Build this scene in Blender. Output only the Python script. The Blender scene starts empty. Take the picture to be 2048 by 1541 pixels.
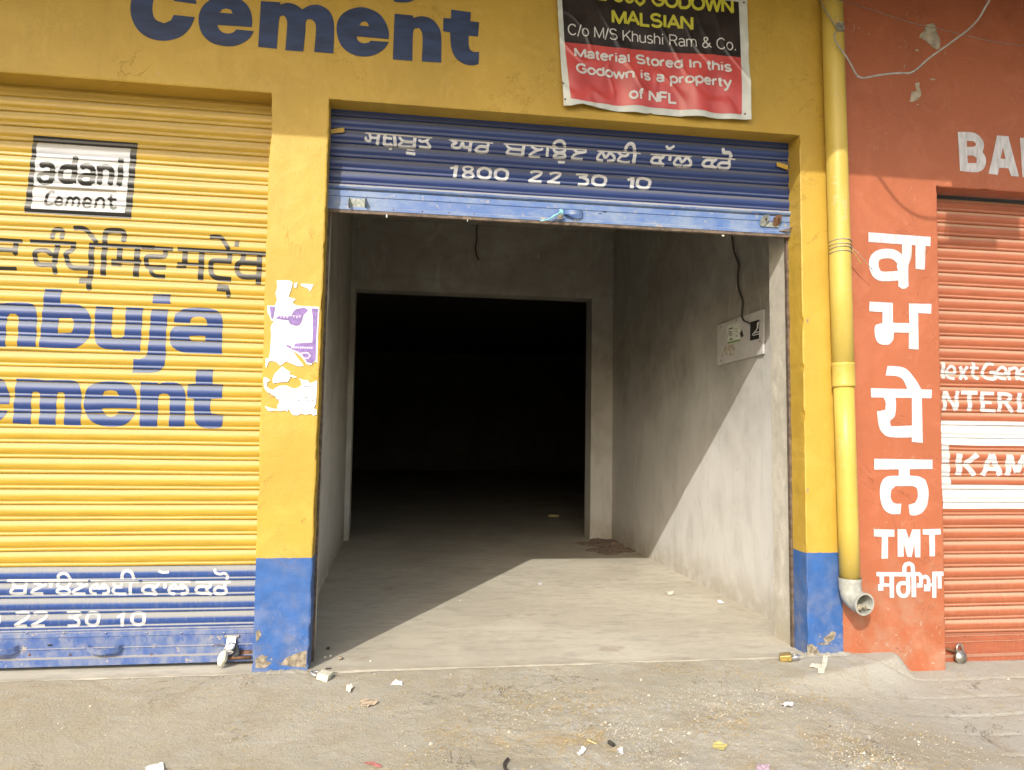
import bpy, bmesh, math, random
from math import radians, sin, cos, pi, floor, atan2, sqrt
from mathutils import Vector, Matrix, noise
from mathutils.geometry import delaunay_2d_cdt

random.seed(7)
SC = bpy.context.scene
COL = SC.collection
# ---------------------------------------------------------------- camera
CAM = Vector((0.4465, -4.5218, 1.345))
yaw, pitch, roll, FPX = radians(8.546), radians(3.477), radians(0.846), 1530.5
FW = Vector((sin(yaw)*cos(pitch), cos(yaw)*cos(pitch), sin(pitch)))
R0 = Vector((cos(yaw), -sin(yaw), 0.0)); U0 = R0.cross(FW)
RT = R0*cos(roll) + U0*sin(roll); UP = -R0*sin(roll) + U0*cos(roll)
cd = bpy.data.cameras.new('camera'); cam = bpy.data.objects.new('camera', cd); COL.objects.link(cam)
m3 = Matrix((RT, UP, -FW)).transposed()
cam.matrix_world = Matrix.Translation(CAM) @ m3.to_4x4()
cd.sensor_width = 36.0; cd.lens = 36.0*FPX/2048.0; cd.clip_start = 0.05; cd.clip_end = 500
SC.camera = cam
# ---------------------------------------------------------------- sky, sun, exposure
SUN = Vector((-0.523, -1.0, 0.76)).normalized()          # towards the sun
w = bpy.data.worlds.new('World'); SC.world = w; w.use_nodes = True
wn = w.node_tree.nodes; wn.clear()
sky = wn.new('ShaderNodeTexSky'); sky.sky_type = 'NISHITA'; sky.sun_disc = False
sky.sun_elevation = math.asin(SUN.z); sky.sun_rotation = atan2(SUN.x, SUN.y) % (2*pi)
sky.air_density = 1.3; sky.dust_density = 3.0; sky.ozone_density = 1.0
bg = wn.new('ShaderNodeBackground'); bg.inputs[1].default_value = 0.15
wo = wn.new('ShaderNodeOutputWorld')
w.node_tree.links.new(sky.outputs[0], bg.inputs[0]); w.node_tree.links.new(bg.outputs[0], wo.inputs[0])
sl = bpy.data.lights.new('sun', 'SUN'); sl.energy = 2.3; sl.angle = radians(0.5); sl.color = (1.0, 0.955, 0.88)
so = bpy.data.objects.new('sun', sl); COL.objects.link(so)
so.rotation_euler = SUN.to_track_quat('Z', 'Y').to_euler(); so.location = (-3, -6, 8)
SC.view_settings.view_transform = 'Standard'; SC.view_settings.look = 'None'
SC.view_settings.exposure = 0.85; SC.view_settings.gamma = 1.0
SC.view_settings.use_curve_mapping = False
SC.cycles.use_denoising = True; SC.cycles.max_bounces = 10; SC.cycles.diffuse_bounces = 6

# ---------------------------------------------------------------- helpers
def on(px, py, axis, val):                               # point of a plane seen at a pixel of the 2048 px photo
    d = FW + RT*((px-1024)/FPX) - UP*((py-770.5)/FPX)
    return CAM + d*((val-CAM[axis])/d[axis])
def fp(px, py, y=0.0):
    p = on(px, py, 1, y); return (p.x, p.z)
def lerp(a, b, t): return a+(b-a)*t
def sstep(a, b, x):
    t = max(0.0, min(1.0, (x-a)/(b-a))); return t*t*(3-2*t)
def tag(o, label=None, cat=None, group=None, kind=None):
    for k, v in (('label', label), ('category', cat), ('group', group), ('kind', kind)):
        if v: o[k] = v
    return o
def empty(name, loc, label, cat, group=None):
    o = bpy.data.objects.new(name, None); COL.objects.link(o); o.location = loc; o.empty_display_size = .1
    return tag(o, label, cat, group)
def link(name, me, mat=None, parent=None, smooth=False):
    o = bpy.data.objects.new(name, me); COL.objects.link(o)
    if mat is not None and not me.materials: me.materials.append(mat)
    if parent is not None:
        o.parent = parent; wl = Vector((0, 0, 0)); q = parent
        while q is not None: wl += q.location; q = q.parent
        o.location = -wl
    if smooth:
        for p in me.polygons: p.use_smooth = True
    return o
class MB:
    def __init__(s): s.v = []; s.f = []
    def add(s, vs, fs):
        b = len(s.v); s.v += [tuple(x) for x in vs]; s.f += [tuple(b+i for i in f) for f in fs]
    def box(s, x0, x1, y0, y1, z0, z1):
        s.add([(x0,y0,z0),(x1,y0,z0),(x1,y1,z0),(x0,y1,z0),(x0,y0,z1),(x1,y0,z1),(x1,y1,z1),(x0,y1,z1)],
              [(0,3,2,1),(4,5,6,7),(0,1,5,4),(1,2,6,5),(2,3,7,6),(3,0,4,7)])
    def tube(s, pts, r, n=8, cap=True):
        pts = [Vector(p) for p in pts]; rs = r if isinstance(r, (list, tuple)) else [r]*len(pts)
        rings = []; up = Vector((0.13, 0.31, 0.94))
        for i, p in enumerate(pts):
            t = (pts[min(i+1, len(pts)-1)]-pts[max(i-1, 0)])
            t = t.normalized() if t.length > 1e-9 else Vector((0,0,1))
            a = t.cross(up)
            if a.length < .15: a = t.cross(Vector((1, 0, 0)))
            a.normalize(); b = t.cross(a)
            rings.append([p+(a*cos(2*pi*k/n)+b*sin(2*pi*k/n))*rs[i] for k in range(n)])
        vs = [v for g in rings for v in g]; fs = []
        for i in range(len(pts)-1):
            for k in range(n):
                fs.append((i*n+k, i*n+(k+1) % n, (i+1)*n+(k+1) % n, (i+1)*n+k))
        if cap: fs += [tuple(range(n))[::-1], tuple((len(pts)-1)*n+k for k in range(n))]
        s.add(vs, fs)
    def prism(s, pts, off):                               # 3-d polygon extruded by a vector
        n = len(pts); off = Vector(off); a = [Vector(p) for p in pts]
        s.add(a+[p+off for p in a], [tuple(range(n))[::-1], tuple(range(n, 2*n))]+[(i, (i+1) % n, n+(i+1) % n, n+i) for i in range(n)])
    def build(s, name, mat, parent=None, smooth=False, bevel=0, loc=None, seg=2):
        me = bpy.data.meshes.new(name); vs = s.v
        if loc is not None: vs = [(a-loc[0], b-loc[1], c-loc[2]) for a, b, c in vs]
        me.from_pydata(vs, [], s.f); me.update()
        bm = bmesh.new(); bm.from_mesh(me); bmesh.ops.recalc_face_normals(bm, faces=bm.faces)
        if bevel: bmesh.ops.bevel(bm, geom=list(bm.edges), offset=bevel, segments=seg, affect='EDGES', profile=.6)
        bm.to_mesh(me); bm.free()
        o = link(name, me, mat, parent, smooth)
        if loc is not None and parent is None: o.location = loc
        return o
def smooth_path(pts, k=5):
    P = [Vector(p) for p in pts]
    if len(P) < 3: return P
    out = []
    for i in range(len(P)-1):
        a, b, c, d = P[max(i-1, 0)], P[i], P[i+1], P[min(i+2, len(P)-1)]
        for j in range(k):
            t = j/k
            out.append(.5*((2*b)+(c-a)*t+(2*a-5*b+4*c-d)*t*t+(3*b-a-3*c+d)*t**3))
    out.append(P[-1]); return out

# ---------------------------------------------------------------- materials
class N:
    def __init__(s, name):
        s.m = bpy.data.materials.new(name); s.m.use_nodes = True; s.t = s.m.node_tree
        s.b = s.t.nodes['Principled BSDF']; s.geo = s.t.nodes.new('ShaderNodeNewGeometry')
        s.sep = s.t.nodes.new('ShaderNodeSeparateXYZ'); s.l(s.geo.outputs['Position'], s.sep.inputs[0])
        s.nse = s.t.nodes.new('ShaderNodeSeparateXYZ'); s.l(s.geo.outputs['Normal'], s.nse.inputs[0])
        s.X, s.Y, s.Z = s.sep.outputs; s.NZ = s.nse.outputs[2]
    def l(s, a, b): s.t.links.new(a, b)
    def put(s, v, sock):
        if isinstance(v, (int, float)): sock.default_value = v
        elif isinstance(v, (tuple, list)): sock.default_value = (*v, 1.0) if len(v) == 3 and sock.type == 'RGBA' else v
        else: s.l(v, sock)
    def math(s, op, a, b=0.0, c=0.0):
        n = s.t.nodes.new('ShaderNodeMath'); n.operation = op
        s.put(a, n.inputs[0]); s.put(b, n.inputs[1]); s.put(c, n.inputs[2]); return n.outputs[0]
    def noise(s, scale, detail=4, rough=.55, vec=None, stretch=None, off=0, dist=0):
        n = s.t.nodes.new('ShaderNodeTexNoise'); n.inputs['Scale'].default_value = scale
        n.inputs['Detail'].default_value = detail; n.inputs['Roughness'].default_value = rough
        n.inputs['Distortion'].default_value = dist
        mp = s.t.nodes.new('ShaderNodeMapping'); mp.inputs['Scale'].default_value = stretch or (1, 1, 1)
        mp.inputs['Location'].default_value = (off, off*.7, off*1.3)
        s.l(s.geo.outputs['Position'], mp.inputs[0]); s.l(mp.outputs[0], n.inputs['Vector']); return n.outputs['Fac']
    def step(s, v, a, b, lo=0.0, hi=1.0):
        n = s.t.nodes.new('ShaderNodeMapRange'); n.interpolation_type = 'SMOOTHSTEP'
        s.put(v, n.inputs[0]); s.put(a, n.inputs[1]); s.put(b, n.inputs[2]); n.inputs[3].default_value = lo; n.inputs[4].default_value = hi
        return n.outputs[0]
    def mix(s, f, a, b, mode='MIX'):
        n = s.t.nodes.new('ShaderNodeMix'); n.data_type = 'RGBA'; n.blend_type = mode
        s.put(f, n.inputs[0]); s.put(a, n.inputs[6]); s.put(b, n.inputs[7]); return n.outputs[2]
    def bump(s, h, strength=.3, dist=.01):
        n = s.t.nodes.new('ShaderNodeBump'); n.inputs['Strength'].default_value = strength; n.inputs['Distance'].default_value = dist
        s.put(h, n.inputs['Height'])
        if s.b.inputs['Normal'].links: s.l(s.b.inputs['Normal'].links[0].from_socket, n.inputs['Normal'])
        s.l(n.outputs[0], s.b.inputs['Normal'])
    def done(s, col, rough=.6, metal=0.0, spec=None):
        s.put(col, s.b.inputs['Base Color']); s.put(rough, s.b.inputs['Roughness']); s.put(metal, s.b.inputs['Metallic'])
        if spec is not None: s.b.inputs['Specular IOR Level'].default_value = spec
        return s.m
def plain(name, col, rough=.5, metal=0.0, var=.12, scale=30, bump=0, stretch=None):
    n = N(name); f = n.noise(scale, 3, stretch=stretch)
    c = n.mix(n.step(f, .3, .7), [x*(1-var) for x in col], [min(1, x*(1+var)) for x in col])
    if bump: n.bump(f, bump, .003)
    return n.done(c, rough, metal)
YEL = (0.46, 0.298, 0.044); BLU = (0.030, 0.100, 0.30); ORG = (0.36, 0.108, 0.048)
CHIP = (0.42, 0.36, 0.27); DUST = (0.38, 0.33, 0.24)
def wall_paint(name, top, bottom=None, zb=0.612, scuff=.25):
    n = N(name)
    big = n.noise(1.3, 4); mid = n.noise(9, 5); fine = n.noise(70, 3); streak = n.noise(6, 4, stretch=(1, 1, .12), off=3)
    c = n.mix(n.step(big, .3, .7), [x*.90 for x in top], [min(1, x*1.05) for x in top])
    c = n.mix(n.step(streak, .55, .8, 0, .22), c, [x*.68 for x in top])
    if bottom:
        edge = n.math('ADD', n.Z, n.math('MULTIPLY', n.math('SUBTRACT', n.noise(25, 2), .5), .012))
        bc = n.mix(n.step(n.noise(12, 5, off=9), .35, .75), [x*.93 for x in bottom], [min(1, x*1.15) for x in bottom])
        c = n.mix(n.step(edge, zb-.003, zb+.003), bc, c)
    low = n.step(n.Z, .9, 0.0)
    d = n.math('MULTIPLY', n.step(n.noise(7, 5, off=5), .38, .75), low)
    c = n.mix(n.math('MULTIPLY', d, .35), c, DUST)
    sc = n.step(n.noise(30, 6, .7, stretch=(1, 1, .5), off=2, dist=1.6), .60, .68)
    sc = n.math('MULTIPLY', sc, n.step(n.noise(3.2, 3, off=12), .45, .62))
    sc2 = n.math('MULTIPLY', n.step(n.noise(24, 6, .75, off=7, dist=.6), .60, .66), n.step(n.Z, .32, .02))
    wear = n.math('MAXIMUM', n.math('MULTIPLY', sc, scuff), n.math('MULTIPLY', sc2, .85))
    c = n.mix(wear, c, CHIP)
    ck = n.math('ABSOLUTE', n.math('SUBTRACT', n.noise(1.7, 6, .62, off=33, dist=.9), .5))
    ck = n.math('MULTIPLY', n.step(ck, .0045, .0008), n.step(n.noise(1.3, 2, off=35), .50, .58))
    c = n.mix(n.math('MULTIPLY', ck, .45), c, [x*.35 for x in top])
    pat = n.noise(3.2, 5, .65, off=43, dist=1.6)
    zm = n.step(n.Z, zb-.002, zb+.002) if bottom else 1.0
    c = n.mix(n.math('MULTIPLY', n.step(pat, .50, .60, 0, .16), zm), c, [min(1, x*1.25+.04) for x in top])
    rol = n.noise(11, 3, .6, stretch=(1, 1, .22), off=51)
    c = n.mix(n.math('MULTIPLY', n.step(rol, .52, .72, 0, .13), zm), c, [x*.62 for x in top])
    spot = n.math('MULTIPLY', n.step(n.noise(55, 2, off=21), .76, .80), .5)
    c = n.mix(spot, c, (.16, .10, .05))
    n.bump(n.math('ADD', n.math('MULTIPLY', mid, .7), n.math('MULTIPLY', fine, .35)), .35, .012)
    n.bump(wear, .4, -.004)
    n.bump(ck, .4, -.003)
    n.bump(n.noise(2.2, 3, off=4), .5, .03)
    return n.done(c, n.step(fine, .2, .8, .42, .62), 0, .4)
def slat_paint(name, col, dust=DUST, amount=.75, fade=.0, wid=(.06, .42)):
    n = N(name)
    st = n.noise(5, 4, stretch=(1, 3, 12)); fn = n.noise(140, 3, stretch=(.35, 1, 1)); bg_ = n.noise(1.7, 3, off=2)
    c = n.mix(n.step(st, .25, .75), [x*.86 for x in col], [min(1, x*1.10) for x in col])
    up = n.step(n.NZ, wid[0], wid[1])
    up = n.math('MULTIPLY', up, n.step(n.math('ADD', n.math('MULTIPLY', fn, .5), n.math('MULTIPLY', bg_, .6)), .2, .62, .55, 1.0))
    lowd = n.math('MULTIPLY', n.step(n.Z, 1.1, .05), n.step(n.noise(60, 4, stretch=(1.6, 1, .25), off=8), .45, .75))
    f = n.math('ADD', n.math('MULTIPLY', up, amount), n.math('MULTIPLY', lowd, .22))
    f = n.math('ADD', f, n.math('MULTIPLY', n.step(fn, .55, .9), fade))
    f = n.math('MINIMUM', f, .95)
    c = n.mix(f, c, dust)
    n.bump(n.noise(3, 3, stretch=(1, 1, 6)), .15, .01)
    return n.done(c, n.math('ADD', .36, n.math('MULTIPLY', f, .45)), 0, .5)
def concrete(name, a, b, salt=0.0, rough=.85, low=None, bs=.4, scale=1.0, pale_low=None):
    n = N(name)
    big = n.noise(1.1*scale, 5, .6, dist=.8); mid = n.noise(6*scale, 6, .65, off=3); fine = n.noise(90, 4, .7)
    trow = n.noise(5*scale, 5, .6, stretch=(1, 1, .35), off=8, dist=1.5)
    c = n.mix(n.step(big, .3, .7), a, b)
    c = n.mix(n.step(mid, .35, .75, 0, .55), c, [x*.72 for x in a])
    c = n.mix(n.step(trow, .55, .72, 0, .4), c, [min(1, x*1.35) for x in b])
    c = n.mix(n.step(fine, .35, .8, 0, .3), c, [x*.6 for x in a])
    if pale_low:                                            # lower half paler, patchy, with an uneven upper edge
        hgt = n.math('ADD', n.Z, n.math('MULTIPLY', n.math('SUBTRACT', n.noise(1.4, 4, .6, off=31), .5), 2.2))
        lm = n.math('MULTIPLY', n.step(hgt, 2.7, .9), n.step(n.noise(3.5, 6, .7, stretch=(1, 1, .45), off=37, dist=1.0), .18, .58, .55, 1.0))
        c = n.mix(lm, c, pale_low)
        c = n.mix(n.step(n.noise(8, 6, .75, stretch=(1.6, 1.6, .4), off=43), .56, .70, 0, .35), c, [x*.62 for x in pale_low])
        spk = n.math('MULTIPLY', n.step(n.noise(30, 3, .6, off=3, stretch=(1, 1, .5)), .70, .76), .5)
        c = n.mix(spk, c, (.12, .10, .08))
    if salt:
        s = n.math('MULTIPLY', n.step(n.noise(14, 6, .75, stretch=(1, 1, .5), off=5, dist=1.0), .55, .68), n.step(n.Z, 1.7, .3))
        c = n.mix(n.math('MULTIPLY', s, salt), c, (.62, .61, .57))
    if low:
        c = n.mix(n.math('MULTIPLY', n.step(n.Z, .35, .0), n.step(mid, .3, .6, .3, .9)), c, low)
    n.bump(n.math('ADD', n.math('MULTIPLY', mid, .6), n.math('MULTIPLY', fine, .25)), bs, .012)
    return n.done(c, rough, 0, .25)
M_YEL = wall_paint('yellow_wall_paint', YEL, BLU)
M_ORG = wall_paint('orange_wall_paint', ORG, None, scuff=.55)
M_ROOM = concrete('room_plaster', (.30, .28, .245), (.40, .385, .35), salt=.8, low=(.42, .38, .31), pale_low=(.62, .61, .585))
M_JAMB = concrete('jamb_plaster', (.46, .43, .37), (.60, .57, .50), salt=.8, low=(.40, .36, .28), scale=1.6)
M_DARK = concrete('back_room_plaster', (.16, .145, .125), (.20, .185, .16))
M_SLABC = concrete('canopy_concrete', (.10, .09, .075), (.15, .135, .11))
M_SY = slat_paint('yellow_shutter_paint', (.43, .275, .030), (.47, .362, .16), .88)
M_SB = slat_paint('blue_shutter_paint', (.026, .070, .25), (.28, .275, .25), .92, .12, (-.02, .26))
M_SB_SHADE = slat_paint('shaded_blue_shutter_paint', (.017, .036, .135), (.12, .122, .125), .75, .12, (.0, .4))  # same blue paint and dust, darkened for the shade under the canopy
M_SO = slat_paint('orange_shutter_paint', (.34, .10, .046), (.40, .27, .18), .8)
M_SW = slat_paint('white_shutter_paint', (.60, .62, .62), (.50, .47, .41), .35)
M_LK = slat_paint('black_sign_paint', (.016, .016, .015), (.22, .21, .18), .62)
M_LB = slat_paint('blue_sign_paint', (.020, .048, .18), (.21, .235, .26), .68)
M_LW = slat_paint('white_sign_paint', (.52, .53, .55), (.42, .40, .355), .75, .0, (-.02, .34))
M_WB = plain('dark_blue_wall_lettering', (.014, .032, .095), .6, var=.30, scale=12, stretch=(.4, 1, 1.6))
M_WW = plain('white_wall_lettering', (.50, .50, .53), .6, var=.17, scale=26, stretch=(1.5, 1, .35))
def bar_paint(nm='worn_blue_steel', c1=(.07, .14, .35), c2=(.19, .25, .37), dd=0.0):
    n = N(nm); a = n.noise(9, 6, .7, stretch=(.6, 1, 1)); b = n.noise(60, 4, .7)
    c = n.mix(n.step(a, .3, .72), c1, c2)
    if dd: c = n.mix(n.math('MULTIPLY', n.step(n.noise(12, 6, .75, stretch=(1, 1, .6), off=33), .38, .66), dd), c, (.34, .33, .29))
    c = n.mix(n.step(n.NZ, .1, .6, 0, .8), c, (.42, .38, .31))
    c = n.mix(n.math('MULTIPLY', n.step(n.noise(22, 5, .7, off=4), .60, .68), .8), c, (.40, .33, .24))
    c = n.mix(n.math('MULTIPLY', n.step(n.noise(16, 5, .7, off=14), .66, .74), .8), c, (.20, .085, .04))
    n.bump(a, .25, .006); n.bump(b, .15, .002)
    return n.done(c, .45, 0, .5)
M_BAR = bar_paint()
M_BAR1 = bar_paint('dusty_blue_steel', (.035, .085, .27), (.07, .12, .28), .42)
M_HASP = plain('grey_green_hasp', (.26, .28, .25), .55, .2, .3, 60)
M_BARO = slat_paint('orange_steel_bar', (.30, .085, .042), (.36, .26, .18), .7, .3)
M_RUST = plain('rusty_steel', (.16, .085, .045), .75, .3, .35, 40, .3)
M_GUIDE = plain('brown_guide_steel', (.13, .095, .07), .7, .2, .4, 25, .3)
M_STEEL = plain('dull_steel', (.42, .40, .36), .4, .85, .25, 60)
M_BRASS = plain('brass', (.33, .24, .07), .35, .35, .2, 60)
M_CHROME = plain('bright_steel', (.62, .63, .66), .22, .75, .08, 60)
M_PIPE = None
def pipe_mat():
    n = N('yellow_pipe_paint'); a = n.noise(6, 4, stretch=(1, 1, .3)); b = n.noise(35, 5, .7, off=3)
    c = n.mix(n.step(a, .3, .7), (.47, .345, .065), (.55, .42, .095))
    dirt = n.math('MULTIPLY', n.step(b, .52, .68), n.step(n.noise(2.2, 2, off=6), .45, .62, .15, 1))
    c = n.mix(n.math('MULTIPLY', dirt, .6), c, (.50, .44, .30))
    n.bump(b, .1, .003)
    return n.done(c, .42, 0, .4)
M_PIPE = pipe_mat()
M_PVC = plain('grey_pvc', (.34, .345, .31), .4, 0, .15, 25)
M_BLACK = plain('dark_hole', (.012, .010, .009), .9, 0, .1)
M_WIRE = plain('grey_cable', (.30, .30, .29), .5, 0, .2, 50)
M_DCABLE = plain('dark_cable', (.05, .042, .035), .6, 0, .2, 50)
M_TWINE = plain('binding_wire', (.36, .31, .23), .6, .2, .3, 80)
M_PAPER = plain('white_paper', (.66, .66, .68), .7, 0, .10, 35, .4)
M_PURP = plain('purple_print', (.20, .125, .33), .6, 0, .2, 50)
M_PTXT = plain('faded_print', (.22, .22, .24), .7, 0, .1)
M_VIN = plain('white_vinyl', (.55, .58, .55), .32, 0, .08, 12)
M_VBLK = plain('black_vinyl_print', (.028, .020, .018), .30, 0, .4, 6)
M_VRED = plain('red_vinyl_print', (.52, .075, .07), .30, 0, .12, 6)
M_VYT = plain('yellow_vinyl_text', (.52, .50, .05), .35, 0, .05)
M_VWT = plain('white_vinyl_text', (.62, .62, .62), .35, 0, .05)
M_PANEL = plain('grey_meter_board', (.52, .51, .50), .5, 0, .08, 12)

# ---------------------------------------------------------------- flat paint shapes
def ccw(p):
    a = sum(p[i][0]*p[(i+1) % len(p)][1]-p[(i+1) % len(p)][0]*p[i][1] for i in range(len(p)))
    return p if a > 0 else p[::-1]
def outline(pts, k=4, corner=42):
    P = [Vector(p) for p in pts]; n = len(P); cor = []
    for i in range(n):
        a = P[i]-P[i-1]; b = P[(i+1) % n]-P[i]
        ang = math.degrees(a.angle(b, 0)) if a.length > 0 and b.length > 0 else 180
        cor.append(ang > corner)
    out = []
    for i in range(n):
        b, c = P[i], P[(i+1) % n]
        a = b if cor[i] else P[i-1]; d = c if cor[(i+1) % n] else P[(i+2) % n]
        out.append((b.x, b.y))
        if cor[i] and cor[(i+1) % n]: continue
        for j in range(1, k):
            t = j/k; q = .5*((2*b)+(c-a)*t+(2*a-5*b+4*c-d)*t*t+(3*b-a-3*c+d)*t**3); out.append((q.x, q.y))
    return out
def stroke(wd, pts, sm=True, k=4):
    P = [Vector(p) for p in pts]
    Q = smooth_path([(p.x, p.y, 0) for p in P], k) if sm and len(P) > 2 else [Vector((p.x, p.y, 0)) for p in P]
    Q = [Vector((q.x, q.y)) for q in Q]; out = []; h = wd/2
    for i in range(len(Q)-1):
        d = Q[i+1]-Q[i]
        if d.length < 1e-6: continue
        nn = Vector((-d.y, d.x)).normalized()*h
        out.append([tuple(Q[i]+nn), tuple(Q[i+1]+nn), tuple(Q[i+1]-nn), tuple(Q[i]-nn)])
    for q in Q[1:-1]: out.append([(q.x+h*cos(a*pi/4+.2), q.y+h*sin(a*pi/4+.2)) for a in range(8)])
    if (Q[0]-Q[-1]).length < 1:
        q = Q[0]; out.append([(q.x+h*cos(a*pi/4+.2), q.y+h*sin(a*pi/4+.2)) for a in range(8)])
    return out
def union(polys, holes=(), tries=0):
    def ar(p): return abs(sum(p[i][0]*p[(i+1) % len(p)][1]-p[(i+1) % len(p)][0]*p[i][1] for i in range(len(p))))/2
    jr = random.Random(tries)
    if tries: polys = [[(a+jr.uniform(-.03, .03)*tries, b+jr.uniform(-.03, .03)*tries) for a, b in p] for p in polys]
    T = union0(polys, holes); tot = sum(ar(t) for t in T)
    if tries < 5 and (tot > 1.03*sum(ar(p) for p in polys) or tot < .5*max(ar(p) for p in polys)-sum(ar(h) for h in holes)): return union(polys, holes, tries+1)
    return T
def union0(polys, holes=()):
    V = []; F = []
    for p in list(polys)+list(holes):
        p = ccw([tuple(q) for q in p]); b = len(V); V += [Vector(q) for q in p]; F.append(list(range(b, b+len(p))))
    nh = len(polys)
    r = delaunay_2d_cdt(V, [], F, 1, 1e-3, True)
    tris = []
    for f, o in zip(r[2], r[5]):
        if o and not any(i >= nh for i in o): tris.append([(r[0][i].x, r[0][i].y) for i in f])
    return tris
def px_tris(tris, ox, oy, s, y=0.0):                       # crop pixels -> (x, z) on the plane y
    return [[fp(ox+a/s, oy+b/s, y) for a, b in t] for t in tris]
def flat(name, tris, y, mat, parent, lay=1, eps=.0009):
    mb = MB()
    for t in tris: mb.add([(a, y-eps*lay, b) for a, b in t], [(0, 1, 2)])
    me = bpy.data.meshes.new(name); me.from_pydata(mb.v, [], mb.f)
    bm = bmesh.new(); bm.from_mesh(me); bmesh.ops.remove_doubles(bm, verts=bm.verts, dist=1e-5)
    for f in bm.faces:
        if f.normal.y > 0: f.normal_flip()
    bm.to_mesh(me); bm.free()
    return link(name, me, mat, parent)
def clip(poly, z, above):
    out = []
    for i in range(len(poly)):
        a, b = poly[i], poly[(i+1) % len(poly)]
        ia = (a[1] >= z) == above; ib = (b[1] >= z) == above
        if ia or a[1] == z: out.append(a)
        if ia != ib and a[1] != z and b[1] != z:
            t = (z-a[1])/(b[1]-a[1]); out.append((a[0]+(b[0]-a[0])*t, z))
    return out

# ---------------------------------------------------------------- shutters
TS = [0, .02, .07, .13, .20, .28, .38, .48, .58, .66, .72, .76, .81, .87, .93, .965, .985, 1]
HS = [-.0075, .0010, .0060, .0100, .0132, .0155, .0168, .0168, .0145, .0105, .0058, .0048, .0078, .0092, .0078, .0045, -.0060, -.0075]
def components(tris):
    par = {}
    def find(a):
        while par[a] != a: par[a] = par[par[a]]; a = par[a]
        return a
    keys = []
    for t in tris:
        ks = [(round(a, 5), round(b, 5)) for a, b in t]; keys.append(ks)
        for k in ks: par.setdefault(k, k)
        for k in ks[1:]: par[find(k)] = find(ks[0])
    G = {}
    for t, ks in zip(tris, keys): G.setdefault(find(ks[0]), []).append(t)
    return list(G.values())
HS = [h if h < 0 else h*.80 for h in HS]
class Shutter:
    def __init__(s, x0, x1, y, z0, pitch, seed):
        s.x0, s.x1, s.y, s.z0, s.p, s.seed = x0, x1, y, z0, pitch, seed
    def wav(s, x, k):                                      # straight between the nodes of the slat mesh
        off = 9 if x > s.x1+2 else 0; x -= off
        nx = max(6, int((s.x1-s.x0)/.16)); st = (s.x1-s.x0)/nx; i = min(nx-1, max(0, floor((x-s.x0)/st))); t = (x-s.x0)/st-i
        return lerp(s.wav0(s.x0+i*st+off, k), s.wav0(s.x0+(i+1)*st+off, k), t)
    def wav0(s, x, k):
        v = noise.noise(Vector((x*.9, k*3.7, s.seed)))*.0040 + noise.noise(Vector((x*3.1, k*5.1, s.seed+4)))*.0018 + .0030*max(0, noise.noise(Vector((x*2.1, k*9.3, s.seed+11)))-.38)*4
        return v
    def pt(s, x, k, t, off=0.0):
        h = HS[-1]
        for i in range(len(TS)-1):
            if TS[i] <= t <= TS[i+1]+1e-9:
                h = lerp(HS[i], HS[i+1], (t-TS[i])/(TS[i+1]-TS[i])); break
        z = s.z0+(k+1-t)*s.p
        return (x, s.y-h-off-s.wav(x+9, k)*.8, z+s.wav(x, k))
    def slat(s, k, mat, parent):
        mb = MB(); nx = max(6, int((s.x1-s.x0)/.16)); n = len(TS); vs = []
        for i in range(nx+1):
            x = lerp(s.x0, s.x1, i/nx)
            vs += [s.pt(x, k, t) for t in TS]
        fs = [(i*n+j, i*n+j+1, (i+1)*n+j+1, (i+1)*n+j) for i in range(nx) for j in range(n-1)]
        b = len(vs)
        for x in (s.x0, s.x1): vs += [(x, s.y+.004, s.z0+(k+1)*s.p), (x, s.y+.004, s.z0+k*s.p)]
        fs += [(b, b+1, b+3, b+2)]
        me = bpy.data.meshes.new('slat'); me.from_pydata(vs, [], fs)
        o = link('slat', me, mat, parent); 
        for pg in me.polygons: pg.use_smooth = True
        return o
    def paint(s, name, tris, mat, parent, lay=1):
        parts = components(tris)
        if len(parts) > 1:
            for p in parts: s.paint('painted_letter', p, mat, parent, lay)
            return
        nx = max(6, int((s.x1-s.x0)/.16)); st = (s.x1-s.x0)/nx; cut = []
        for t in tris:                                    # cut at the nodes of the slat mesh
            i0 = floor((min(q[0] for q in t)-s.x0)/st); i1 = floor((max(q[0] for q in t)-s.x0)/st)
            sw = [(b, a) for a, b in t]
            for i in range(i0, i1+1):
                c = clip(clip(sw, s.x0+i*st, True), s.x0+(i+1)*st, False)
                if len(c) > 2: cut.append([(b, a) for a, b in c])
        tris = cut
        vs = []; fs = []; off = .0007*lay; cache = {}
        for t in tris:
            zs = [q[1] for q in t]; k0 = floor((min(zs)-s.z0)/s.p); k1 = floor((max(zs)-s.z0)/s.p)
            for k in range(k0, k1+1):
                for i in range(len(TS)-1):
                    zh = s.z0+(k+1-TS[i])*s.p; zl = s.z0+(k+1-TS[i+1])*s.p
                    if zl >= max(zs) or zh <= min(zs): continue
                    c = clip(clip(t, zl, True), zh, False) if True else t
                    if len(c) < 3: continue
                    idx = []
                    for (x, z) in c:
                        tt = min(1, max(0, (s.z0+(k+1)*s.p-z)/s.p))
                        key = (round(x, 5), k, round(tt, 4))
                        if key not in cache: cache[key] = len(vs); vs.append(s.pt(x, k, tt, off))
                        if cache[key] not in idx: idx.append(cache[key])
                    if len(idx) >= 3: fs.append(idx)
        me = bpy.data.meshes.new(name); me.from_pydata(vs, [], fs); me.validate()
        bm = bmesh.new(); bm.from_mesh(me)
        for f in bm.faces:
            if f.normal.y > 0: f.normal_flip()
        bm.to_mesh(me); bm.free()
        for pg in me.polygons: pg.use_smooth = True
        return link(name, me, mat, parent)
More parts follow.
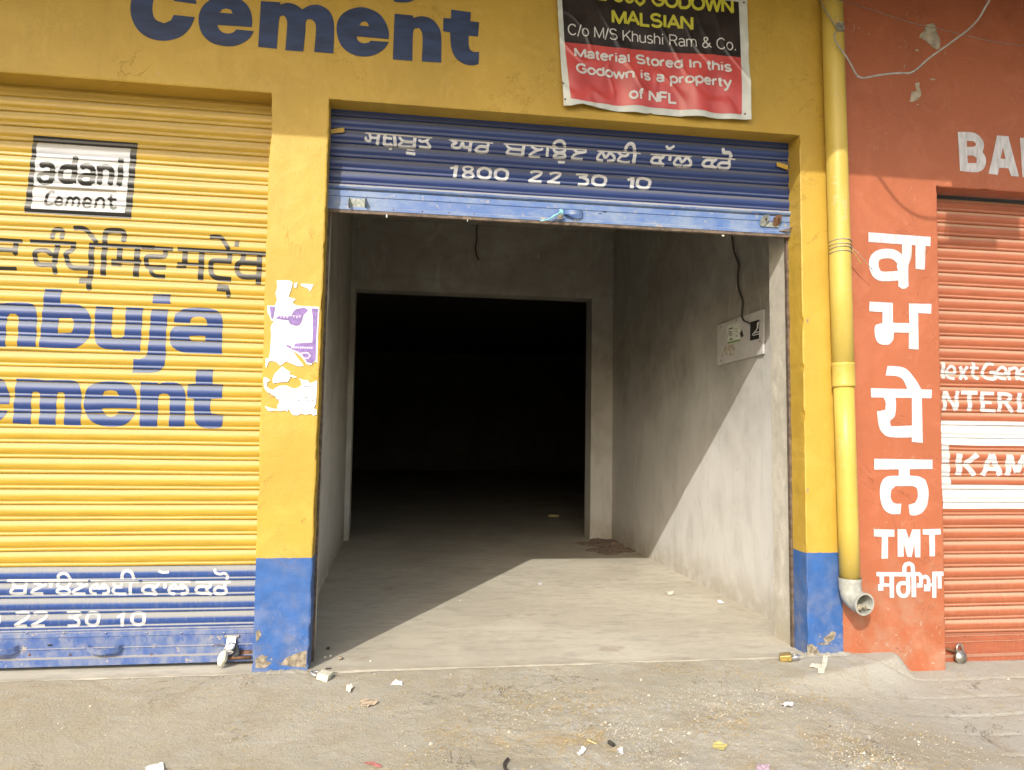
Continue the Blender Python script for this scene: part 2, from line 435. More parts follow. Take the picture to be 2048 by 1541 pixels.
def rivet(x, y, z, r, mat, parent, name='rivet'):
    mb = MB(); n = 8
    vs = []
    for rr, yy in ((r, 0), (r*.85, -.45*r), (r*.4, -.8*r)): vs += [(x+rr*cos(2*pi*k/n), y+yy, z+rr*sin(2*pi*k/n)) for k in range(n)]
    fs = [(i*n+k, i*n+(k+1) % n, (i+1)*n+(k+1) % n, (i+1)*n+k) for i in range(2) for k in range(n)]+[tuple(2*n+k for k in range(n))]
    mb.add(vs, fs); return mb.build(name, mat, parent, True)

# ================================================================ SETTING
def fbm(x, y, s, seed=0, o=4): return noise.fractal(Vector((x*s, y*s, seed)), 1.0, 2.0, o)
FZ = -.017
GRV = (-.172, -.439, -.688, -.919, -1.16, -1.40, -1.66)
def ground_z(x, y):
    z = -.0135 + .034*min(0, y+.06)
    q = sstep(.02, .60, -y); hw = .06+.60*q; cx = 3.64-.72*q
    z += -.122*sstep(cx-hw, cx+hw, x)
    near = 1 if -3 < y else 0
    if x < 3.27 and y > -.052: return FZ-.006-.05*sstep(-.045, -.02, y)
    broken = sstep(.1, .9, x)*sstep(3.4, 2.5, x)*sstep(-.25, -.65, y+.12*fbm(x, y, 1.5, 5))
    z += .008*fbm(x, y, 1.0, 1, 5)+.0018*fbm(x, y, 8, 2, 4)+broken*(.0035*fbm(x, y, 17, 3, 4)+.008*fbm(x, y, 2.6, 9, 3))
    if y < -.03: z += .006*sstep(-.25, -.07, y)*(.3+1.2*fbm(x, y, 3, 11))*sstep(3.6, 3.0, x)
    c = sstep(3.0, 3.7, x+.25*fbm(x, y, 1.3, 6))
    if c > 0:
        for g in GRV:
            d = abs(y-g-.007*fbm(x, 0, 2.2, g*7)); z -= .010*c*sstep(.018, .002, d)*(.7+.5*fbm(x, g, 5, 2))
    return z
def build_ground():
    def axis(lo, hi, step, outs_lo, outs_hi):
        n = int((hi-lo)/step); return outs_lo+[lo+step*i for i in range(n+1)]+outs_hi
    xs = axis(-1.75, 5.15, .0125, [-60, -30, -15, -9, -6, -4.5, -3.4, -2.7, -2.2, -1.9], [5.4, 5.8, 6.5, 7.6, 9, 12, 18, 30, 60])
    ys = axis(-1.85, .30, .0125, [-90, -45, -25, -14, -9, -7, -5.5, -4.5, -3.7, -3.1, -2.6, -2.25, -2.0], [.5, 1.0, 3, 10, 60])
    nx, ny = len(xs), len(ys)
    vs = [(x, y, ground_z(x, y) if y < .45 else -.25) for y in ys for x in xs]
    fs = [(j*nx+i, j*nx+i+1, (j+1)*nx+i+1, (j+1)*nx+i) for j in range(ny-1) for i in range(nx-1)]
    me = bpy.data.meshes.new('ground'); me.from_pydata(vs, [], fs)
    for p in me.polygons: p.use_smooth = True
    mb = MB(); mb.box(-80, 80, -16, -4.3, -.32, -.11)  # unseen dark asphalt, added to cut the bounce onto the upper walls
    tag(mb.build('unseen_road', M_ROAD), kind='structure')
    return tag(link('ground', me, M_GROUND), 'dusty trodden forecourt', kind='structure')
def ground_mat():
    n = N('dusty_ground')
    a = n.noise(1.1, 6, .62, dist=.7); b = n.noise(7, 6, .7, off=3); f = n.noise(85, 4, .75, off=6); g = n.noise(260, 3, .8, off=9)
    c = n.mix(n.step(a, .35, .66), (.405, .36, .268), (.48, .44, .355))
    c = n.mix(n.step(b, .42, .72, 0, .6), c, (.42, .405, .355))
    rt = n.step(n.math('ADD', n.X, n.math('MULTIPLY', a, 1.0)), 3.2, 4.0)
    c = n.mix(n.math('MULTIPLY', rt, .75), c, (.44, .43, .38))
    br = n.math('MULTIPLY', n.step(n.X, .2, 1.2), n.step(n.X, 3.6, 2.4))
    br = n.math('MULTIPLY', br, n.step(n.Y, -.30, -.75))
    wht = n.math('MULTIPLY', n.step(n.noise(26, 5, .8, off=14), .52, .62), n.step(n.noise(2.4, 3, off=17), .42, .60))
    c = n.mix(n.math('MULTIPLY', n.math('MULTIPLY', wht, br), .8), c, (.55, .55, .52))
    och = n.math('MULTIPLY', n.step(n.noise(3.1, 5, .7, off=23, dist=1.0), .54, .68), n.step(n.noise(110, 3, .8, off=2), .35, .6))
    c = n.mix(n.math('MULTIPLY', n.math('MULTIPLY', och, br), .75), c, (.50, .33, .13))
    red = n.math('MULTIPLY', n.step(n.noise(5.5, 4, .7, off=31), .66, .74), n.step(f, .4, .6))
    c = n.mix(n.math('MULTIPLY', red, .4), c, (.36, .17, .10))
    pt = n.noise(2.6, 6, .72, off=41, dist=1.4)
    c = n.mix(n.step(pt, .50, .62, 0, .38), c, (.36, .295, .20))
    c = n.mix(n.step(n.noise(4.3, 6, .75, stretch=(.5, 1.5, 1), off=47, dist=.8), .56, .66, 0, .55), c, (.50, .485, .43))
    crk = n.math('ABSOLUTE', n.math('SUBTRACT', n.noise(2.0, 5, .6, off=53, dist=1.2), .5))
    crk = n.math('MULTIPLY', n.step(crk, .007, .001), n.step(n.noise(1.6, 2, off=59), .50, .60))
    c = n.mix(n.math('MULTIPLY', crk, .7), c, (.13, .10, .07))
    spk = n.step(n.noise(150, 2, .5, off=61), .68, .74)
    c = n.mix(n.math('MULTIPLY', spk, .6), c, (.15, .11, .07))
    c = n.mix(n.step(f, .50, .80, 0, .38), c, (.24, .20, .15))
    c = n.mix(n.step(g, .60, .8, 0, .5), c, (.62, .58, .50))
    n.bump(n.math('ADD', n.math('MULTIPLY', b, .5), n.math('ADD', n.math('MULTIPLY', f, .5), n.math('MULTIPLY', g, .25))), .9, .014)
    n.bump(crk, .5, -.006)
    n.bump(n.noise(22, 6, .8, off=71), .8, .012)
    return n.done(c, .9, 0, .2)
M_GROUND = ground_mat()
M_ROAD = plain('asphalt', (.06, .058, .055), .9, 0, .3, 20, .3)
build_ground()
def floor_mat():
    n = N('dusty_floor')
    a = n.noise(.9, 5, .6, dist=.6); b = n.noise(5, 6, .7, stretch=(1, 2.2, 1), off=3); f = n.noise(120, 3, .75, off=6)
    c = n.mix(n.step(a, .35, .65), (.44, .40, .32), (.53, .49, .40))
    c = n.mix(n.step(b, .45, .72, 0, .55), c, (.30, .27, .225))
    c = n.mix(n.step(n.noise(16, 5, .75, stretch=(.6, 1.6, 1), off=11), .5, .68, 0, .45), c, (.30, .29, .265))
    c = n.mix(n.step(n.noise(3, 4, off=19), .62, .72, 0, .4), c, (.25, .17, .14))
    c = n.mix(n.step(f, .55, .85, 0, .4), c, (.24, .20, .15))
    edge = n.math('MULTIPLY', n.step(n.Y, .10, -.03), n.step(b, .3, .6))
    c = n.mix(n.math('MULTIPLY', edge, .7), c, (.33, .295, .225))
    n.bump(n.math('ADD', n.math('MULTIPLY', b, .5), n.math('MULTIPLY', f, .3)), .3, .006)
    return n.done(c, .82, 0, .25)
M_FLOOR = floor_mat()
def build_floor():
    mb = MB(); vs = []; nx = 420
    prof = [(-.052, -.15), (-.052, FZ-.014), (-.018, FZ-.0005), (.1, FZ), (.5, FZ), (1.5, FZ), (3, FZ), (5.4, FZ), (22.2, FZ)]
    for i in range(nx+1):
        x = lerp(-4.2, 3.27, i/nx)
        for j, (y, z) in enumerate(prof):
            if j < 3: y += .010*fbm(x, 0, 2.3, 4)+.006*fbm(x, 1, 22, 5)
            vs.append((x if j < 4 or i not in (0, nx) else (8.1 if i else -5.2), y, z))
    n = len(prof); fs = [(i*n+j, (i+1)*n+j, (i+1)*n+j+1, i*n+j+1) for i in range(nx) for j in range(n-1)]
    mb.add(vs, fs); return tag(mb.build('floor', M_FLOOR), 'dusty concrete floor running into the dark store', kind='structure')
build_floor()

def warp(x, z):
    if -.32 < x <= 0: a = (x+.32)/.32
    elif 0 < x < 3: a = 1
    elif 3 <= x < 3.25: a = 1-(x-3)/.25
    else: return x
    t = max(0, min(1, x/3.0))
    return x+a*lerp((z-1.65)*.0073, -(z-1.65)*.009, t)
def facade(name, x0, x1, z0, z1, holes, depth, mat, parent, fine=(-1.9, 5.0), notch=None, seed=0):
    def lines(lo, hi, marks, st, f0, f1):
        L = {round(lo, 4), round(hi, 4)}; v = lo
        while v < hi:
            L.add(round(v, 4)); v += st if f0-st < v < f1 else .5
        for m in marks:
            for d in (-.007, 0, .007):
                if lo <= m+d <= hi: L.add(round(m+d, 4))
        L = sorted(L); out = [L[0]]
        mk = {round(m+d, 4) for m in marks for d in (-.007, 0, .007)}
        for a in L[1:]:
            if a-out[-1] < .004:
                if a in mk and out[-1] not in mk: out[-1] = a
                elif a not in mk: continue
                else: out.append(a)
            else: out.append(a)
        return out
    xm = [h[0] for h in holes]+[h[1] for h in holes]; zm = [h[3] for h in holes]
    xs = lines(x0, x1, xm, .03, *fine); zs = lines(z0, z1, zm, .03, -1, 4.5)
    def solid(i, j):
        if not (0 <= i < len(xs)-1 and 0 <= j < len(zs)-1): return None
        cx, cz = (xs[i]+xs[i+1])/2, (zs[j]+zs[j+1])/2
        return not any(h[0] < cx < h[1] and h[2] < cz < h[3] for h in holes)
    V = []; F = []; idx = {}
    def vert(i, j, d):
        k = (i, j, d)
        if k not in idx:
            x, z = xs[i], zs[j]; y = d
            ns = [solid(i-1, j-1), solid(i, j-1), solid(i-1, j), solid(i, j)]
            edge = any(q is False for q in ns) and any(q for q in ns)
            y += .0011*fbm(x, z, 2.0, seed)+.0004*fbm(x, z, 12, seed+3)
            if edge:
                chip = max(0, fbm(x*1.0, z*1.0, 7, seed+9)-.28)*.022
                low = sstep(.35, 0, z)*max(0, fbm(x, z, 11, seed+13))*.03
                if d == 0: y += .0035+chip+low
                s = 0
                for (cx, q) in ((-1, ns[0] or ns[2]), (1, ns[1] or ns[3])):
                    if q and not (ns[1] or ns[3] if cx < 0 else ns[0] or ns[2]): s = cx
                wob = .0045*fbm(0, z, 5, seed+x)+.002*fbm(0, z, 21, seed+x)
                x += s*(chip+low)*.8*(1 if d < .03 else .2)+wob
            idx[k] = len(V); V.append((warp(x, z), y, z))
        return idx[k]
    D = [0, .006, .05, .11, depth]
    for i in range(len(xs)-1):
        for j in range(len(zs)-1):
            if not solid(i, j): continue
            F.append((vert(i, j, 0), vert(i+1, j, 0), vert(i+1, j+1, 0), vert(i, j+1, 0)))
            for (a, b, ni, nj) in (((i, j), (i, j+1), i-1, j), ((i+1, j+1), (i+1, j), i+1, j), ((i+1, j), (i, j), i, j-1)):
                if solid(ni, nj) is False:
                    for q in range(len(D)-1):
                        F.append((vert(*a, D[q]), vert(*b, D[q]), vert(*b, D[q+1]), vert(*a, D[q+1])))
    me = bpy.data.meshes.new(name); me.from_pydata(V, [], F)
    bm = bmesh.new(); bm.from_mesh(me)
    bmesh.ops.recalc_face_normals(bm, faces=bm.faces)
    s = sum(f.normal.y*f.calc_area() for f in bm.faces)
    if s > 0: bmesh.ops.reverse_faces(bm, faces=bm.faces)
    bm.to_mesh(me); bm.free()
    return link(name, me, mat, parent)

# ---------------------------------------------------------------- yellow godown
YB = empty('shop_building', (0, 0, 0), 'yellow painted godown building with blue plinth and an open dark store room', 'building')
facade('front_wall', -7.5, 3.25, -.2, 4.49, [(-3.35, -.318, -1, 3.298), (0, 3.0, -1, 3.288)], .165, M_YEL, YB)
def box_part(name, dims, mat, parent, bev=.004, label=None):
    mb = MB(); mb.box(*dims); o = mb.build(name, mat, parent, bevel=bev)
    if label: o['label'] = label
    return o
box_part('upper_wall', (-7.5, 3.249, .002, .3, 4.622, 6.6), M_YEL, YB)
box_part('canopy', (-7.5, 3.249, -1.9, .0, 4.494, 4.62), M_SLABC, YB)
def grid_wall(name, o, u, v, nu, nv, mat, parent, amp=.004, seed=1, skip=None):
    o, u, v = Vector(o), Vector(u), Vector(v); nn = u.cross(v).normalized(); vs = []
    for j in range(nv+1):
        for i in range(nu+1):
            p = o+u*(i/nu)+v*(j/nv); d = amp*noise.fractal(p*1.7+Vector((seed, 0, 0)), 1, 2, 4)+amp*.35*noise.fractal(p*9, 1, 2, 3)
            if i in (0, nu) or j in (0, nv): d *= .3
            vs.append(p+nn*d)
    fs = [(j*(nu+1)+i, j*(nu+1)+i+1, (j+1)*(nu+1)+i+1, (j+1)*(nu+1)+i) for j in range(nv) for i in range(nu)]
    mb = MB(); mb.add(vs, fs)
    me = bpy.data.meshes.new(name); me.from_pydata([tuple(p) for p in vs], [], fs)
    for p in me.polygons: p.use_smooth = True
    return link(name, me, mat, parent)
WX, BY = 3.22, 5.12
def interior():
    # jambs behind the guides
    for nm, x0, x1 in (('jamb', -.33, -.004), ('jamb', 3.004, 3.4)):
        mb = MB(); zs = [-.12+3.9*i/60 for i in range(61)]; vs = []
        for z in zs:
            for (x, y) in ((x0, .200), (x1, .200), (x1, .44), (x0, .44)):
                wob = .004*fbm(x, z, 4, y*9)+.002*fbm(x, z, 20, y)
                inner = (x1 if x0 < 0 else x0)
                xx = warp(x, z)
                if x == inner: xx += wob
                vs.append((xx, y+(wob if y > .3 else 0), z))
        fs = [(i*4+k, i*4+(k+1) % 4, i*4+4+(k+1) % 4, i*4+4+k) for i in range(60) for k in range(4)]
        mb.add(vs, fs); mb.build(nm, M_JAMB, YB)
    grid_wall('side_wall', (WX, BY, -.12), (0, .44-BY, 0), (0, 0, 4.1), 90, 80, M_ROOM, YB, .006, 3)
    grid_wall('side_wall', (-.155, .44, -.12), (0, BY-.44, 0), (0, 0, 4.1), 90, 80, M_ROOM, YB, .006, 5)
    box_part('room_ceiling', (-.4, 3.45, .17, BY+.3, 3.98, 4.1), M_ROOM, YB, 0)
    # back wall with its doorway
    X0, X1, ZT = -.095, 2.935, 3.095
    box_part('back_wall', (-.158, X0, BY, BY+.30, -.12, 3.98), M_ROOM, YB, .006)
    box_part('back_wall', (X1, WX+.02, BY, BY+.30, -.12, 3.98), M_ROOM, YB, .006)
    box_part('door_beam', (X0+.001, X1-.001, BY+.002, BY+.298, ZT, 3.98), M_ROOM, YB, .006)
    y0, y1 = BY+.30, 22.0
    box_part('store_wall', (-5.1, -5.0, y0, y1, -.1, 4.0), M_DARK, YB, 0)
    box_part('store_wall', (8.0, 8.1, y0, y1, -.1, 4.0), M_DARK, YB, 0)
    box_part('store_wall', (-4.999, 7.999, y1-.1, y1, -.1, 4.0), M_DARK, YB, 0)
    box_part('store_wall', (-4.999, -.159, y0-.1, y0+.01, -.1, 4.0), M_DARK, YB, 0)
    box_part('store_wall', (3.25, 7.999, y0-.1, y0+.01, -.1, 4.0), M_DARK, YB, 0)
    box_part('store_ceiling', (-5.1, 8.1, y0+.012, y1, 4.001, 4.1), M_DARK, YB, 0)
    # closes the roof space behind the facade so no daylight leaks in
    box_part('roof_slab', (-7.5, 3.45, .17, 5.4, 4.102, 4.3), M_SLABC, YB, 0)
    box_part('outer_wall', (-.45, -.34, .21, 5.3, -.2, 4.1), M_DARK, YB, 0)
    box_part('outer_wall', (3.46, 3.6, .21, 5.3, -.2, 4.1), M_DARK, YB, 0)
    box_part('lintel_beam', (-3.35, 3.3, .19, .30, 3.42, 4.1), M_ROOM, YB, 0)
interior()
# thin ragged plaster line above the doorway
def ragged_line():
    mb = MB(); pts = []
    for a, b in ((190, 440), (260, 430), (360, 412), (520, 406), (640, 428), (760, 435), (940, 440), (1100, 455), (1300, 465), (1375, 470)):
        p = on(640+a/3.103, 420+b/3.103, 1, BY); pts.append((p.x, p.z))
    low = [(pts[-1][0], pts[-1][1]-.10)]+[(x, 3.105) for x, z in pts[::-1]]
    poly = pts+low
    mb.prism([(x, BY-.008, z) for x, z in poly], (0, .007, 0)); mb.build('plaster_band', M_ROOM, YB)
ragged_line()
# wall lettering: Cement, and the tail of a letter from the line above
L5 = (240, 0, 2.7676)
letters = [
 ([(415,97),(385,160),(330,208),(245,228),(160,212),(100,168),(66,105),(58,35),(75,-30),(120,-90),(190,-125),(260,-132),(350,-105),(405,-40),(425,25),(300,8),(285,-30),(240,-45),(200,-25),(182,20),(182,75),(200,112),(245,131),(283,115),(297,85)], []),
 ([(742,175),(715,215),(665,247),(600,259),(510,240),(455,190),(435,120),(445,60),(480,15),(530,-12),(600,-18),(670,0),(715,45),(732,105),(730,152),(540,140),(548,162),(570,182),(600,188),(628,181),(645,165)], [[(553,72),(566,54),(590,50),(615,57),(624,78)]]),
 ([(780,8),(888,15),(886,28),(930,18),(975,30),(1010,54),(1050,33),(1100,30),(1150,55),(1178,100),(1186,170),(1181,298),(1075,290),(1085,170),(1080,130),(1062,110),(1040,108),(1028,125),(1026,180),(1015,288),(915,280),(925,150),(922,110),(908,88),(892,90),(880,115),(868,272),(765,262)], []),
 ([(1488,235),(1460,275),(1410,305),(1350,315),(1280,300),(1225,255),(1200,185),(1205,120),(1240,72),(1300,46),(1360,45),(1430,75),(1470,125),(1488,180),(1487,218),(1310,203),(1316,224),(1335,238),(1360,241),(1378,236),(1388,227)], [[(1325,143),(1336,126),(1354,121),(1371,129),(1378,148)]]),
 ([(1520,78),(1622,88),(1622,101),(1670,92),(1720,105),(1760,145),(1778,200),(1778,349),(1670,342),(1675,240),(1672,185),(1655,157),(1636,158),(1622,185),(1618,339),(1510,331)], []),
 ([(1833,55),(1942,70),(1940,120),(1988,126),(1982,205),(1930,200),(1930,250),(1938,278),(1960,290),(1988,288),(1985,355),(1960,363),(1910,358),(1860,325),(1834,270),(1827,182),(1788,175),(1790,102),(1832,104)], []),
 ([(1515,11),(1560,16),(1605,12),(1640,-10),(1655,-60),(1655,-150),(1550,-150),(1550,-80),(1540,-62),(1515,-62)], [])]
def wall_letter(parent, pts, holes, loc, mat, k=4, y=0.0):
    o = outline(pts, k); h = [outline(q, k) for q in holes]
    return flat('painted_letter', px_tris(union([o], h), *loc, y), -.0016, mat, parent)
for pts, holes in letters: wall_letter(YB, pts, holes, L5, M_WB)

# ---------------------------------------------------------------- orange shop
OB = empty('shop_building', (3.25, 0, 0), 'orange painted shop building with white hand painted lettering beside a shutter', 'building')
facade('front_wall', 3.2515, 9.0, -.25, 4.49, [(3.962, 7.0, -1, 3.014)], .165, M_ORG, OB, seed=20)
box_part('upper_wall', (3.251, 9.0, .002, .3, 4.622, 6.6), M_ORG, OB)
box_part('canopy', (3.251, 9.0, -1.9, .0, 4.494, 4.62), M_SLABC, OB)
mb = MB(); mb.box(3.085, 3.43, -1.96, -1.902, 4.27, 4.66); mb.box(3.431, 3.61, -1.96, -1.902, 4.345, 4.66)
mb.build('shadow_block', M_SLABC, OB, bevel=.002)  # unseen block, shaped to cast the stepped shadow on the orange shutter
mb = MB(); mb.tube(smooth_path([(2.50, -1.9, 4.55), (2.56, -1.9, 4.48), (2.63, -1.9, 4.39), (2.71, -1.9, 4.31), (2.82, -1.9, 4.25), (2.955, -1.9, 4.235), (3.10, -1.94, 4.28)], 4), .011, 6); mb.build('sagging_wire', M_DCABLE, OB, True)
box_part('roof_slab', (3.452, 9.0, .17, 5.2, 4.102, 4.3), M_SLABC, OB, 0)
G7 = (1600, 420, 3.21); G8 = (1500, 880, 2.963); GT = (1720, 1030, 8.11); GB = (1880, 240, 5.93)
def multi(parent, loc, mat, outs=(), strokes=(), holes=(), y=0.0, name='painted_letter'):
    P = [outline(o) for o in outs]
    for wd, pts in strokes: P += stroke(wd, pts)
    for p in components(px_tris(union(P, [outline(h) for h in holes]), *loc, y)): flat(name, p, -.0016, mat, parent)
multi(OB, G7, M_WW, [[(438,145),(838,175),(835,235),(438,207)], [(740,210),(805,215),(800,385),(740,380)]],
      [(62, [(683,200),(684,280),(672,330),(645,375)]), (66, [(662,340),(660,400),(663,495)]), (62, [(650,330),(600,287),(520,285),(478,315),(475,375),(505,422),(570,428),(640,422)])])
multi(OB, G7, M_WW, [[(445,590),(595,598),(595,726),(700,728),(697,602),(843,605),(840,668),(757,663),(760,898),(697,893),(697,790),(600,788),(596,835),(570,866),(520,865),(487,835),(476,770),(486,738),(528,726),(528,658),(443,652)]])
multi(OB, G7, M_WW, [[(560,1002),(645,1008),(690,1030),(740,1090),(782,1160),(690,1160),(665,1100),(625,1070),(548,1065)], [(453,1145),(845,1155),(842,1210),(455,1205)],
      [(528,1195),(610,1195),(615,1260),(606,1325),(576,1355),(580,1385),(600,1390),(718,1385),(716,1195),(780,1195),(787,1497),(716,1490),(716,1462),(580,1460),(530,1435),(505,1390),(492,1295),(545,1285),(548,1235)]])
multi(OB, G8, M_WW, [[(735,112),(1080,118),(1080,173),(735,177)], [(880,165),(945,165),(945,222),(880,222)],
      [(890,440),(830,438),(785,400),(768,320),(778,250),(812,218),(880,213),(990,215),(1038,237),(1056,300),(1050,380),(1020,430),(980,448),(945,445),(938,385),(975,375),(992,340),(990,292),(965,275),(860,275),(836,297),(832,340),(845,370),(868,379),(896,378)]])
multi(OB, GT, M_WW, [[(220,232),(553,240),(553,355),(450,355),(450,708),(345,712),(350,357),(222,352)]])
multi(OB, GT, M_WW, [[(605,232),(740,235),(790,385),(845,235),(975,238),(975,690),(890,688),(875,480),(835,685),(760,680),(705,470),(705,678),(608,683)]])
multi(OB, GT, M_WW, [[(1010,235),(1302,225),(1310,318),(1212,325),(1212,670),(1125,675),(1115,325),(1015,322)]])
multi(OB, GT, M_WW, [], [(70, [(262,962),(900,967)]), (72, [(350,970),(350,1110)]), (55, [(320,1135),(500,1140)]), (88, [(332,1125),(332,1232)]), (72, [(510,970),(512,1345)]),
      (68, [(772,970),(778,1100),(775,1250),(730,1312),(660,1305),(620,1250),(620,1150),(665,1110),(775,1112)]), (68, [(715,940),(722,830),(780,792),(845,825),(855,940)]),
      (75, [(865,950),(870,1335)]), (64, [(890,960),(960,965),(985,1040),(985,1130)]), (95, [(965,1110),(965,1180)]), (60, [(995,1030),(1060,1000),(1105,1050),(1105,1130)]),
      (105, [(1085,1130),(1085,1240)]), (50, [(1120,1135),(1190,1140)]), (70, [(1200,930),(1200,1345)]), (72, [(1165,958),(1350,955)]), (65, [(1285,960),(1288,1195)])])
multi(OB, GB, M_WW, [[(208,145),(370,150),(450,185),(505,250),(520,310),(500,385),(535,440),(542,510),(515,580),(470,612),(400,625),(235,608)]], holes=[[(315,250),(400,258),(425,290),(418,312),(385,322),(315,322)], [(322,428),(390,428),(432,460),(430,515),(325,515)]])
multi(OB, GB, M_WW, [[(672,188),(810,198),(830,290),(935,675),(840,668),(810,578),(700,570),(682,655),(572,640),(625,420)]], holes=[[(742,330),(775,465),(715,462)]])
multi(OB, GB, M_WW, [[(945,215),(1100,222),(1100,560),(1250,570),(1250,700),(975,683)]])
def chip_patch(pts, loc, parent, mat=None):
    o = outline(pts, 3, 20)
    wp_ = [fp(loc[0]+a/loc[2], loc[1]+b/loc[2]) for a, b in o]
    t = union([[(x*1000, z*1000) for x, z in wp_]])
    return flat('bare_plaster_patch', [[(a/1000, b/1000) for a, b in q] for q in t], -.0013, mat or M_CHIP, parent)
M_CHIPO = plain('pale_bare_plaster', (.36, .32, .25), .9, 0, .3, 18, .4)
M_CHIP = plain('bare_plaster', (.24, .20, .145), .9, 0, .45, 40, .6)
C4 = (1600, 0, 2.964)
for q in ([(745,150),(790,138),(805,158),(808,190),(830,240),(828,290),(808,296),(780,278),(745,245),(705,225),(712,205),(735,185)],
          [(680,495),(708,490),(706,520),(717,545),(716,570),(690,600),(648,607),(655,575),(660,545),(690,545)],
          [(680,298),(695,293),(706,302),(692,308)], [(612,408),(617,388),(626,386),(618,402)], [(768,468),(800,470),(795,478),(775,478)], [(686,622),(704,620),(702,628)]):
    chip_patch(q, C4, OB, M_CHIPO)
# soil piled at the feet of the pillars
def soil(x0, x1, hgt, seed, label):
    mb = MB(); vs = []; nx, ny = int((x1-x0)/.008), 12
    for j in range(ny+1):
        for i in range(nx+1):
            u, v = i/nx, j/ny; x = lerp(x0, x1, u); y = lerp(.03, -.13, v)
            k = sin(pi*u)**.5*(1-sstep(.1, 1, v))*(.45+.9*abs(fbm(x, 0, 5, seed)))
            base = lerp(FZ, min(ground_z(x, -.09), FZ), sstep(.3, .8, v))
            vs.append((x, y, base-.006+hgt*k+.007*fbm(x, y, 26, seed+1)*k*3))
    fs = [(j*(nx+1)+i, j*(nx+1)+i+1, (j+1)*(nx+1)+i+1, (j+1)*(nx+1)+i) for j in range(ny) for i in range(nx)]
    mb.add(vs, fs); return tag(mb.build('soil_heap', M_GROUND, smooth=True), label, 'soil', kind='stuff')
soil(-.30, .045, .030, 3, 'soil piled at the foot of the middle pillar')
soil(2.955, 3.34, .034, 5, 'soil piled at the foot of the right pillar')
for q in ([(512,1264),(519,1260),(523,1270),(517,1280),(512,1284)],
          [(511,1318),(524,1310),(536,1314),(530,1320),(544,1326),(530,1336),(511,1336)], [(560,1330),(572,1316),(590,1308),(606,1303),(614,1301),(612,1336)],
          [(1646,1276),(1656,1270),(1664,1262),(1672,1266),(1668,1278),(1658,1286),(1650,1284)], [(1614,1290),(1624,1288),(1634,1298),(1640,1308),(1614,1312)], [(1632,1287),(1650,1285),(1662,1288),(1646,1290)],
          [(1612,979),(1617,977),(1616,988)], [(1612,640),(1617,638),(1616,648)]):
    chip_patch(q, (0, 0, 1), YB)

# ================================================================ SHUTTERS
def shutter_root(loc, label): return empty('rolling_shutter', loc, label, 'rolling shutter', 'rolling shutters across the shop fronts')
def guide(x0, x1, y0, y1, z0, z1, parent, mat=M_GUIDE):
    mb = MB(); n = 40; vs = []
    for i in range(n+1):
        z = lerp(z0, z1, i/n); q = .0018*fbm(x0, z, 6, 1)
        for (x, y) in ((x0, y0), (x1, y0), (x1, y1), (x0, y1)): vs.append((warp(x, z)+q, y, z))
    fs = [(i*4+k, i*4+(k+1) % 4, i*4+4+(k+1) % 4, i*4+4+k) for i in range(n) for k in range(4)]+[(3, 2, 1, 0), (4*n, 4*n+1, 4*n+2, 4*n+3)]
    mb.add(vs, fs); return mb.build('guide_rail', mat, parent)

# ---- left yellow shutter
S1R = shutter_root((-1.83, .17, 0), 'closed yellow rolling shutter with blue foot and blue painted cement lettering')
S1 = Shutter(-3.34, -.322, .172, .546, .0866, 1.0)
for k in range(-4, 32): S1.slat(k, M_SY if k >= 0 else M_SB, S1R)
def PT(loc, outs=(), strokes=(), holes=(), y=.158):
    P = [outline(o) for o in outs]
    for wd, pts in strokes: P += stroke(wd, pts)
    return px_tris(union(P, [outline(h) for h in holes]), *loc, y)
LA = (0, 130, 5.137)
S1.paint('painted_sign_board', PT(LA, [[(340,725),(1412,805),(1345,1582),(245,1520)]]), M_LK, S1R, 1)
S1.paint('painted_sign_board', PT(LA, [[(378,788),(1342,852),(1282,1524),(320,1480)]]), M_LW, S1R, 2)
S1.paint('painted_word', PT(LA, [], [
 (58, [(420,1035),(480,1020),(530,1045),(535,1100),(530,1190)]), (46, [(530,1118),(460,1112),(405,1130),(400,1175),(440,1210),(510,1200),(535,1170)]),
 (58, [(772,935),(765,1060),(752,1215)]), (52, [(752,1055),(680,1048),(625,1085),(618,1150),(655,1195),(745,1195)]),
 (58, [(840,1050),(890,1038),(945,1065),(952,1120),(945,1215)]), (46, [(945,1138),(880,1130),(825,1148),(820,1190),(860,1222),(935,1215)]),
 (56, [(1020,1040),(1025,1130),(1020,1225)]), (56, [(1030,1065),(1090,1048),(1142,1080),(1142,1140),(1130,1232)]),
 (52, [(1208,980),(1266,988)]), (58, [(1240,1040),(1235,1130),(1222,1240)])]), M_LK, S1R, 3)
S1.paint('painted_word', PT(LA, [], [
 (13, [(470,1262),(1190,1300)]), (30, [(560,1308),(520,1302),(485,1340),(465,1390),(470,1430),(500,1440),(540,1428)]),
 (24, [(570,1400),(620,1402),(632,1375),(605,1358),(575,1380),(562,1415),(580,1442),(615,1447),(640,1430)]),
 (24, [(692,1365),(685,1400),(670,1450)]), (24, [(690,1378),(720,1360),(745,1382),(740,1455)]), (24, [(745,1382),(780,1360),(808,1382),(800,1465)]),
 (24, [(860,1408),(922,1412),(925,1382),(892,1365),(862,1385),(850,1425),(870,1462),(905,1468),(930,1455)]),
 (26, [(985,1385),(980,1425),(975,1475)]), (26, [(985,1395),(1020,1368),(1060,1385),(1060,1480)]),
 (30, [(1145,1330),(1135,1400),(1140,1460),(1165,1480),(1188,1465)]), (24, [(1105,1375),(1195,1385)])]), M_LK, S1R, 3)
A_ = (0, 420, 6.827); B_ = (280, 420, 7.314)
